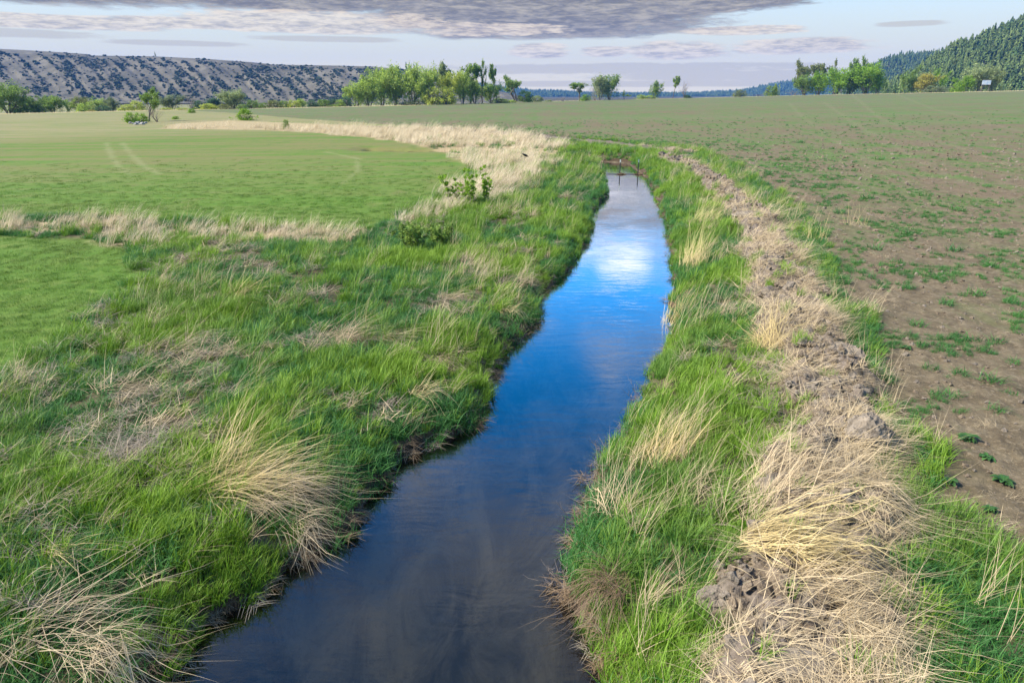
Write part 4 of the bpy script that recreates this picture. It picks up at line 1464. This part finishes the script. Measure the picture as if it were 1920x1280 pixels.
near_tree('open', 1, 270, 228, 167, 15, 'g', 'slim tall tree rising from the shrub group at the end of the dry belt')
near_tree('bare', 0, 287, 229, 196, 11, 'br', 'twiggy leafless shrub at the foot of the slim tall tree')
near_tree('bush', 0, 235, 231, 212, 7, 'bright', 'leftmost bright green bush of the shrub group above white stones')
near_tree('bush', 1, 255, 230, 213, 9, 'bright', 'bright green bush in the middle of the shrub group')
near_tree('bush', 2, 355, 212, 204, 5, 'bright', 'small bright bush at the foot of the dark leafless tree')
near_tree('bush', 3, 455, 226, 205, 10, 'bright', 'bright sapling bush standing on the dry belt')
near_tree('bush', 1, 530, 243, 225, 5, 'g', 'tiny green shoot in the dry belt')
near_tree('bush', 2, 322, 224, 219, 5, 'bright', 'tiny green bush in the grass right of the shrub group')


def leafy_shrub(px, base, h, w, n, colr, label):
    """near shrub: upright wands with small leaves along them"""
    rng = np.random.default_rng(int(px))
    x, y, z = on_ground(px, base)
    r = empty('leafy_shrub', (x, y, z))
    tag(r, label, 'shrub', 'leafy shrubs on the left bank')
    g = Geo()
    pts = []
    for i in range(n):
        a = rng.uniform(0, 6.28)
        d = np.array([math.cos(a) * rng.uniform(.1, .75) * w / h, math.sin(a) * .4 * w / h, 1])
        p = np.array([rng.normal(0, w * .2), rng.normal(0, w * .15), -.03])
        L = h * rng.uniform(.5, 1)
        P_ = [p]
        for k in range(5):
            d = d + rng.normal(0, .1, 3)
            P_.append(P_[-1] + d / np.linalg.norm(d) * L / 5)
            if k > 0:
                for _ in range(3):
                    pts.append(P_[-1] + rng.normal(0, .02, 3))
        g.tube(P_, [.012, .01, .008, .007, .005, .003], 4, 0)
    link(bpy.data.objects.new('stems', g.mesh('stems', [M_TWIG], True)), r)
    V, Fc, B = leaves(rng, pts, n * 110, .035, .045)
    o = link(bpy.data.objects.new('foliage', make_mesh('foliage', V, Fc, [M_LEAF], attrs=dict(blade=B))), r)
    o.color = (*GREEN[colr], 1)


leafy_shrub(868, 388, 1.6, 1.1, 20, 'bright', 'largest leafy shrub with upright green wands beside the pale dry grass')
leafy_shrub(912, 380, 1.5, .4, 7, 'bright', 'narrow leafy shrub with a tall spike, right of the largest one')
leafy_shrub(775, 470, .9, .7, 20, 'g', 'low green shrub on the left bank with a brown patch beside it')
leafy_shrub(830, 462, .7, .6, 12, 'g', 'small loose shrub just right of the low green one')


# ------------------------------------------------------------------ hills
def hill_mat(name, lo, hi, dark, sc):
    m, T = new_mat(name)
    g = T.n('ShaderNodeNewGeometry')
    pos = g.outputs['Position']
    n1 = T.noise(pos, sc, 6, .65)
    n2 = T.noise(pos, sc * 5, 5, .65)
    c = T.mix(T.ramp(n1, .35, .65), lo, hi)
    c = T.mix(T.ramp(n2, .52, .68, 0, .6), c, dark)
    p = T.n('ShaderNodeBsdfPrincipled', {'Base Color': c, 'Roughness': .95, 'Specular IOR Level': .1})
    b = T.n('ShaderNodeBump', {'Height': n2, 'Strength': .6, 'Distance': 3.0})
    T.put(p.inputs['Normal'], b.outputs[0])
    out(T, p)
    return m


class Hill:
    def __init__(self, name, ridge, Yf, Yr, mat, zf=-6.0, gully=0.0, shear=80.0, seed=1, prof=None, back=500, nx=260, nt=70):
        self.rp, self.rr = [a for a, _ in ridge], [b for _, b in ridge]
        self.Yf, self.Yr, self.zf, self.gully, self.shear, self.seed = Yf, Yr, zf, gully, shear, seed
        self.prof = prof or ([0, .15, .5, .85, 1], [0, .08, .5, .9, 1])
        pxs = np.linspace(ridge[0][0], ridge[-1][0], nx)
        ts = np.concatenate([np.linspace(0, 1, nt), [1.1, 1.3, 1.7]])
        PX, TT = np.meshgrid(pxs, ts, indexing='xy')
        V = self.pt(PX.ravel(), TT.ravel())
        nr, nc = PX.shape
        idx = np.arange(nr * nc).reshape(nr, nc)
        Fc = np.stack([idx[:-1, :-1], idx[:-1, 1:], idx[1:, 1:], idx[1:, :-1]], -1).reshape(-1, 4)
        o = link(bpy.data.objects.new(name, make_mesh(name, V, Fc, [mat], True)))
        tag(o, kind='structure')

    def pt(self, px, t):
        tc = np.clip(t, 0, 1)
        row = np.interp(px, self.rp, self.rr)
        b = (640 - row) / F
        Y = self.Yf + (self.Yr - self.Yf) * t
        zr = CAM_Z + self.Yr * (b * CA - SA) / (CA + b * SA)
        p = np.interp(tc, *self.prof)
        z = self.zf + (zr - self.zf) * p
        g = px + self.shear * tc
        mid = np.sin(np.pi * tc) ** .7
        z = z - self.gully * mid * (np.abs(fbm(g * .045, t * 1.5, 3, self.seed) - .5) * 2 - .2 + .6 * (fbm(g * .16, t * 3, 3, self.seed + 9) - .5))
        z = np.where(t > 1, z - (t - 1) * (zr - self.zf) * 1.0, z)
        x = (px - 960) / 1361 * Y
        return np.stack([x, Y, z], -1)


M_MESA = hill_mat('mesa_slope', (.08, .073, .05), (.145, .13, .092), (.055, .055, .038), .012)
M_WOODFLOOR = hill_mat('wooded_slope', (.05, .06, .035), (.13, .11, .07), (.03, .04, .025), .02)
M_FARWOOD = hill_mat('far_wooded_slope', (.02, .04, .035), (.04, .06, .05), (.012, .025, .02), .01)

mesa = Hill('mesa_hill', [(-700, 70), (-200, 84), (0, 91), (60, 94), (110, 97), (180, 102), (185, 104.5), (300, 106), (400, 111), (480, 117), (520, 121.5),
                          (640, 123.5), (700, 125), (760, 130), (800, 138), (860, 152), (940, 172), (1000, 186)], 760, 1250, M_MESA,
            zf=-4, gully=7, shear=110, seed=3, prof=([0, .08, .2, .72, .80, 1.0], [0, .02, .10, .80, .865, 1.0]), nx=420, nt=110)
near_wood = Hill('wooded_hill', [(1640, 182), (1700, 150), (1745, 112), (1765, 97), (1800, 88), (1850, 63), (1900, 41), (1930, 30), (2100, -40), (2500, -60)],
                 520, 860, M_WOODFLOOR, zf=-2, gully=5, seed=5)
mid_wood = Hill('wooded_hill', [(1560, 178), (1600, 150), (1640, 122), (1665, 112), (1690, 107), (1745, 106), (1800, 104), (1900, 100)],
                1300, 1700, M_WOODFLOOR, zf=-2, gully=10, seed=6)
far_ridge = Hill('far_ridge', [(780, 150), (850, 156), (930, 166), (960, 169), (1000, 174), (1050, 175.5), (1100, 178.5), (1200, 180.5), (1300, 179.5), (1390, 174),
                               (1420, 167), (1450, 160), (1500, 153), (1560, 145), (1640, 138), (1760, 130)], 2900, 3400, M_FARWOOD, zf=-6,
                 gully=8, seed=8, nx=200, nt=30)


def conifer(rng, n=9, k=7, w=.26):
    V, Fc, B = [], [], []

    def quad(a, b, c, d, t):
        i = len(V)
        V.extend([a, b, c, d]); Fc.append((i, i + 1, i + 2, i + 3)); B.extend([t] * 4)
    for i in range(n):
        z = .10 + .88 * i / n
        r = w * (1 - (i / n)) ** .8 * rng.uniform(.8, 1.15) + .02
        for j in range(k):
            if rng.uniform() < .12:
                continue
            a = 2 * math.pi * (j + rng.uniform(-.3, .3)) / k + i
            rr = r * rng.uniform(.65, 1.25)
            h = 1.15 / n
            ca, sa_ = math.cos(a), math.sin(a)
            da = .55
            t = rng.uniform(0, 1)
            quad((0, 0, z + h), (rr * .65 * math.cos(a - da), rr * .65 * math.sin(a - da), z + h * .15),
                 (rr * ca, rr * sa_, z - h * .35), (rr * .65 * math.cos(a + da), rr * .65 * math.sin(a + da), z + h * .15), t)
    return np.array(V), np.array(Fc), np.array(B)


def needle_mat(name, a, b):
    m, T = new_mat(name)
    oi = T.n('ShaderNodeObjectInfo')
    bl = T.n('ShaderNodeAttribute', attribute_name='blade')
    c = T.mix(oi.outputs['Random'], a, b)
    c = T.mix(1.0, c, T.m('ADD', .55, T.m('MULTIPLY', bl.outputs['Fac'], .9)), 'MULTIPLY')
    p = T.n('ShaderNodeBsdfPrincipled', {'Base Color': c, 'Roughness': .7, 'Specular IOR Level': .2})
    out(T, p)
    return m


M_NEEDLE = needle_mat('conifer_needles', (.048, .085, .024), (.125, .165, .045))
M_JUNI = needle_mat('juniper_leaf', (.06, .085, .045), (.11, .13, .065))


def build_forest():
    rng = np.random.default_rng(5)
    crowns, trunks = [], []
    for i in range(4):
        V, Fc, B = conifer(rng, 9 + i, 7, .20 + .03 * i)
        crowns.append(make_mesh('crown', V, Fc, [M_NEEDLE], attrs=dict(blade=B)))
    g = Geo()
    g.tube([(0, 0, -.03), (0, 0, .5), (0, 0, .97)], [.02, .012, .002], 5, 0)
    trunk = g.mesh('trunk', [M_BARK])

    def cloud(hill, n, p0, p1, h, tmin=0.0, cond=None):
        px = rng.uniform(p0, p1, n)
        t = rng.uniform(tmin, 1.06, n)
        P_ = hill.pt(px, t)
        return P_, h * rng.uniform(.6, 1.2, n)
    P1, h1 = cloud(near_wood, 3000, 1655, 2100, 13.5)
    # the nearest ones in view are objects of their own
    pxv = px_of(P1[:, 0], P1[:, 1])
    vis = (pxv < 1935)
    order = np.argsort(np.where(vis, P1[:, 1], 1e9))
    own = order[:300]
    rest = np.setdiff1d(np.arange(len(P1)), own)
    for i in own:
        r = empty('conifer', tuple(P1[i]), rng.uniform(0, 6.28))
        s = h1[i]
        r.scale = (s * rng.uniform(1.0, 1.5), s * rng.uniform(1.0, 1.5), s * rng.uniform(.75, 1.0))
        tag(r, 'dark green conifer among many alike on the near wooded hillside at right', 'conifer', 'conifers on the near wooded hill')
        link(bpy.data.objects.new('trunk', trunk), r)
        link(bpy.data.objects.new('crown', crowns[rng.integers(0, 4)]), r)
    c = proto_collection('conifer_wood', crowns)

    def sc(name, P_, h, label):
        n = len(P_)
        h = np.stack([h * rng.uniform(1, 1.5, n), h * rng.uniform(1, 1.5, n), h * rng.uniform(.7, 1, n)], -1)
        rot = np.stack([np.zeros(n), np.zeros(n), rng.uniform(0, 6.28, n)], -1)
        scatter(name, c, 4, P_, rot, h, label, rng)
    sc('conifer_wood', P1[rest], h1[rest], 'dense conifer wood covering the upper part of the near hill at right')
    P2, h2 = cloud(mid_wood, 2600, 1580, 1900, 17)
    sc('conifer_wood', P2, h2, 'bluish conifer wood on the second hill at right')
    P3, h3 = cloud(far_ridge, 9000, 800, 1700, 19)
    sc('conifer_wood', P3, h3, 'deep blue conifer wood on the distant ridge along the horizon')
    # two lone pines on the skyline of the near hill, and a few on the mesa end
    for px, row, hh, lab in [(1776, 80, 13, 'lone pine standing out on the skyline of the wooded hill, left one of two'),
                             (1791, 77, 12, 'lone pine standing out on the skyline of the wooded hill, right one of two')]:
        q = near_wood.pt(np.array([px]), np.array([1.0]))[0]
        r = empty('conifer', tuple(q)); r.scale = (hh, hh, hh)
        tag(r, lab, 'conifer')
        link(bpy.data.objects.new('trunk', trunk), r)
        link(bpy.data.objects.new('crown', crowns[0]), r)
    for px, hh, lab in [(764, 13, 'tallest small conifer on the right end of the mesa skyline'),
                        (771, 8, 'low conifer right of the tallest one at the end of the mesa'),
                        (303, 8, 'single small conifer on the middle of the mesa skyline')]:
        q = mesa.pt(np.array([px]), np.array([.99]))[0]
        r = empty('conifer', tuple(q)); r.scale = (hh, hh, hh)
        tag(r, lab, 'conifer')
        link(bpy.data.objects.new('trunk', trunk), r)
        link(bpy.data.objects.new('crown', crowns[1]), r)
    # juniper scrub on the mesa slope
    jun = []
    for i in range(4):
        n = 70
        d = rng.normal(0, 1, (n, 3)); d /= np.linalg.norm(d, axis=1, keepdims=True)
        p = d * rng.uniform(.3, 1, (n, 1)) * np.array([.5, .5, .42]) + np.array([0, 0, .38])
        a = rng.normal(0, 1, (n, 3)); a /= np.linalg.norm(a, axis=1, keepdims=True)
        b = np.cross(a, rng.normal(0, 1, (n, 3))); b /= np.linalg.norm(b, axis=1, keepdims=True)
        s = .18
        V = np.stack([p - a * s, p + b * s, p + a * s, p - b * s], 1).reshape(-1, 3)
        jun.append(make_mesh('juniper', V, np.arange(4 * n).reshape(n, 4), [M_JUNI], attrs=dict(blade=np.repeat(rng.uniform(0, 1, n), 4))))
    n = 30000
    px = rng.uniform(-60, 800, n)
    t = rng.uniform(.08, .97, n)
    g_ = px + 110 * t
    dens = fbm(g_ * .045, t * 1.5, 3, 3)
    dens2 = fbm(px * .05 + 3, t * 6, 4, 55, .65)
    keep = rng.uniform(0, 1, n) < np.clip(.10 + 2.0 * (np.abs(dens - .5) * -3 + .25) * .6 + 2.6 * (dens2 - .45), .05, 1) * np.where(t > .78, .12, 1) * np.where(t < .18, .45, 1)
    px, t = px[keep], t[keep]
    P_ = mesa.pt(px, t)
    P_[:, 2] -= .3
    S = rng.uniform(1.0, 3.2, len(P_)) * np.where(rng.uniform(0, 1, len(P_)) < .12, 1.7, 1)
    SC = np.stack([S * 1.25, S * 1.25, S * .85], -1)
    size = S / P_[:, 1]
    own = np.argsort(-np.where((px > 0) & (px < 790), size, 0))[:300]
    rest = np.setdiff1d(np.arange(len(P_)), own)
    for i in own:
        o = link(bpy.data.objects.new('juniper', jun[i % 4]))
        o.location = P_[i]
        o.scale = SC[i]
        o.rotation_euler = (0, 0, rng.uniform(0, 6.28))
        tag(o, 'larger dark juniper bush on the pale slope of the mesa', 'juniper', 'junipers on the mesa slope')
    cj = proto_collection('juniper_scrub', jun)
    rot = np.stack([np.zeros(len(rest)), np.zeros(len(rest)), rng.uniform(0, 6.28, len(rest))], -1)
    scatter('juniper_scrub', cj, 4, P_[rest], rot, SC[rest], 'dark juniper scrub dotted thickly over the pale mesa slope', rng)
    print('junipers', len(P_))


build_forest()


# ------------------------------------------------------------------ posts in the stream
def posts():
    steel = simple_mat('post_steel', (.055, .06, .05), .6, 12, .3, .4)
    white = simple_mat('white_paint', (.72, .74, .62), .5, 12, .1)
    grey = simple_mat('grey_paint', (.30, .34, .38), .5, 12, .1)
    wire = simple_mat('wire_steel', (.10, .10, .11), .5, 12, .2)
    debris = M_THATCH
    spots = []
    for px, capm, lab in ((1162, white, 'left steel post standing in the stream, white painted top'),
                          (1196, grey, 'right steel post standing in the stream, grey top')):
        x, y = wp(px, 327)
        r = empty('fence_post', (x, y, 0))
        tag(r, lab, 'fence post', 'steel fence posts in the stream')
        H = .80
        g = Geo()
        g.box((0, 0, H / 2 - .25), (.060, .012, H + .32), 0)
        g.box((0, .026, H / 2 - .25), (.012, .040, H + .32), 0)
        for k in range(9):
            g.box((0, -.012, .1 + k * .07), (.02, .012, .018), 0)
        link(bpy.data.objects.new('shaft', g.mesh('shaft', [steel])), r)
        g = Geo()
        g.box((0, 0, H + .0), (.066, .018, .15), 0)
        g.box((0, .028, H + .0), (.018, .046, .15), 0)
        link(bpy.data.objects.new('painted_top', g.mesh('painted_top', [capm])), r)
        spots.append((x, y))
    xl, yl = wp(1134, 327)
    xr, yr = wp(1224, 327)
    g = Geo()
    n = 14
    g.tube([(xl - .6 + (xr - xl + 1.2) * i / n, yl + .03, .035 + .02 * math.cos(i * 6.28 / n)) for i in range(n + 1)], .022, 6)
    o = link(bpy.data.objects.new('fence_wire', g.mesh('fence_wire', [wire])))
    tag(o, 'dark sagging wire stretched low across the stream between the posts', 'wire')
    for (x, y), w, lab in ((spots[0], .32, 'small raft of brown drift caught on the left post'),
                           (spots[1], .46, 'larger raft of brown drift caught on the right post')):
        rng = np.random.default_rng(int(w * 100))
        v = blades(rng, 300, w * .6, .26, .5, .016, 1.45, .12, .1, 2.5, 3)
        v = xf(v, zs=1.0)
        V = v[0].copy()
        V[:, 1] *= .6
        rr = np.hypot(V[:, 0] / w, V[:, 1] / (w * .6))
        V[:, 2] = V[:, 2] * .4 + .015 + .10 * np.clip(1 - rr, 0, 1) * rng.uniform(.2, 1, len(V))
        o = link(bpy.data.objects.new('drift_raft', blade_mesh('drift_raft', (V, v[1], v[2], v[3]), debris)))
        o.location = (x + .06, y - .08, 0)
        tag(o, lab, 'drift debris', 'drift caught on the posts')


posts()


def bird():
    x, y, z = on_ground(984, 312)
    m = simple_mat('black_feather', (.012, .011, .012), .5, 20, .3)
    stalk = M_STRAW
    g = Geo()
    a = np.array([0, 0, 0])
    g.tube([(-.14, 0, .105), (-.09, 0, .075), (-.04, 0, .045), (.03, 0, .02), (.075, 0, -.005), (.10, 0, -.015), (.135, 0, -.02)],
           [.008, .014, .036, .047, .034, .030, .004], 8, 0)
    g.tube([(.13, 0, -.02), (.165, 0, -.028)], [.008, .001], 5, 0)
    for s in (-1, 1):
        g.tube([(.03, s * .035, .035), (-.05, s * .045, .06), (-.12, s * .02, .09)], [.02, .022, .004], 5, 0)
    o = link(bpy.data.objects.new('bird', g.mesh('bird', [m], True)))
    o.location = (x, y, z + .62)
    o.scale = (1.5, 1.5, 1.5)
    tag(o, 'small black bird perched on a tall stalk in the pale dry grass', 'bird')
    g = Geo()
    g.tube([(0, 0, -.05), (-.03, 0, .3), (0, 0, .60)], [.006, .005, .004], 5, 0)
    o = link(bpy.data.objects.new('tall_stalk', g.mesh('tall_stalk', [M_TWIG])))
    o.location = (x, y, z)
    tag(o, 'tall dry stalk holding the black bird above the pale grass', 'stalk')


bird()


def billboard():
    Y = 350
    px = 1845
    x = (px - 960) / 1361 * Y
    z = ground_at(x, Y)
    top, bot = hz(px, 150.5, Y)[2], hz(px, 159, Y)[2]
    w = 16 / 1361 * Y
    r = empty('billboard', (x, Y, z))
    tag(r, 'pale blue and white billboard on posts below the wooded hill', 'billboard')
    wood = simple_mat('weathered_wood', (.16, .13, .10), .9, 8, .3)
    m, T = new_mat('billboard_print')
    tc = T.n('ShaderNodeTexCoord')
    n = T.noise(T.map(tc.outputs['Object'], (.6, 1, 1.5)), 1.2, 4, .6)
    c = T.mix(T.ramp(n, .4, .6), (.42, .55, .70), (.70, .74, .78))
    out(T, T.n('ShaderNodeBsdfPrincipled', {'Base Color': c, 'Roughness': .5}))
    g = Geo(); g.box((0, 0, (top + bot) / 2 - z), (w, .12, top - bot), 0)
    link(bpy.data.objects.new('panel', g.mesh('panel', [m])), r)
    g = Geo()
    for zz in (top - z + .06, bot - z - .06):
        g.box((0, 0, zz), (w + .3, .2, .12), 0)
    link(bpy.data.objects.new('frame', g.mesh('frame', [wood])), r)
    for s in (-.42, .42):
        g = Geo(); g.box((s * w, .20, (bot - z) / 2 + .4), (.28, .25, bot - z + 1.2), 0)
        link(bpy.data.objects.new('post', g.mesh('post', [wood])), r)


billboard()


# white stones under the shrub group
def stones():
    rng = np.random.default_rng(9)
    m = simple_mat('pale_stone', (.26, .25, .23), .8, 3, .25)
    ms = []
    for i in range(3):
        me = lump(rng, 2, .45)
        me.materials.append(m)
        ms.append(me)
    for i, px in enumerate([244, 249, 255, 259, 264, 268, 273]):
        x, y, z = on_ground(px, 232 + (i % 3))
        o = link(bpy.data.objects.new('stone', ms[i % 3]))
        o.location = (x, y, z + .12)
        o.scale = [rng.uniform(.2, .36)] * 3
        o.rotation_euler = (0, 0, rng.uniform(0, 6))
        tag(o, 'pale stone in the short row at the foot of the shrub group', 'stone', 'pale stones under the shrub group')


stones()

# ------------------------------------------------------------------ air
HAZE = 1.0e-4


def haze():
    m = bpy.data.materials.new('air')
    m.use_nodes = True
    T = NT(m.node_tree)
    v = T.n('ShaderNodeVolumePrincipled', {'Color': (.06, .32, 1.0), 'Density': HAZE, 'Anisotropy': 0.0})
    T.n('ShaderNodeOutputMaterial', {'Volume': v})
    g = Geo()
    x0, x1, y0, y1, z0, z1 = -8800, 8800, -60, 4200, -9, 210
    g.box(((x0 + x1) / 2, (y0 + y1) / 2, (z0 + z1) / 2), (x1 - x0, y1 - y0, z1 - z0), 0)
    o = link(bpy.data.objects.new('haze', g.mesh('haze', [m])))
    tag(o, 'thin blue air over the valley', kind='stuff')


haze()
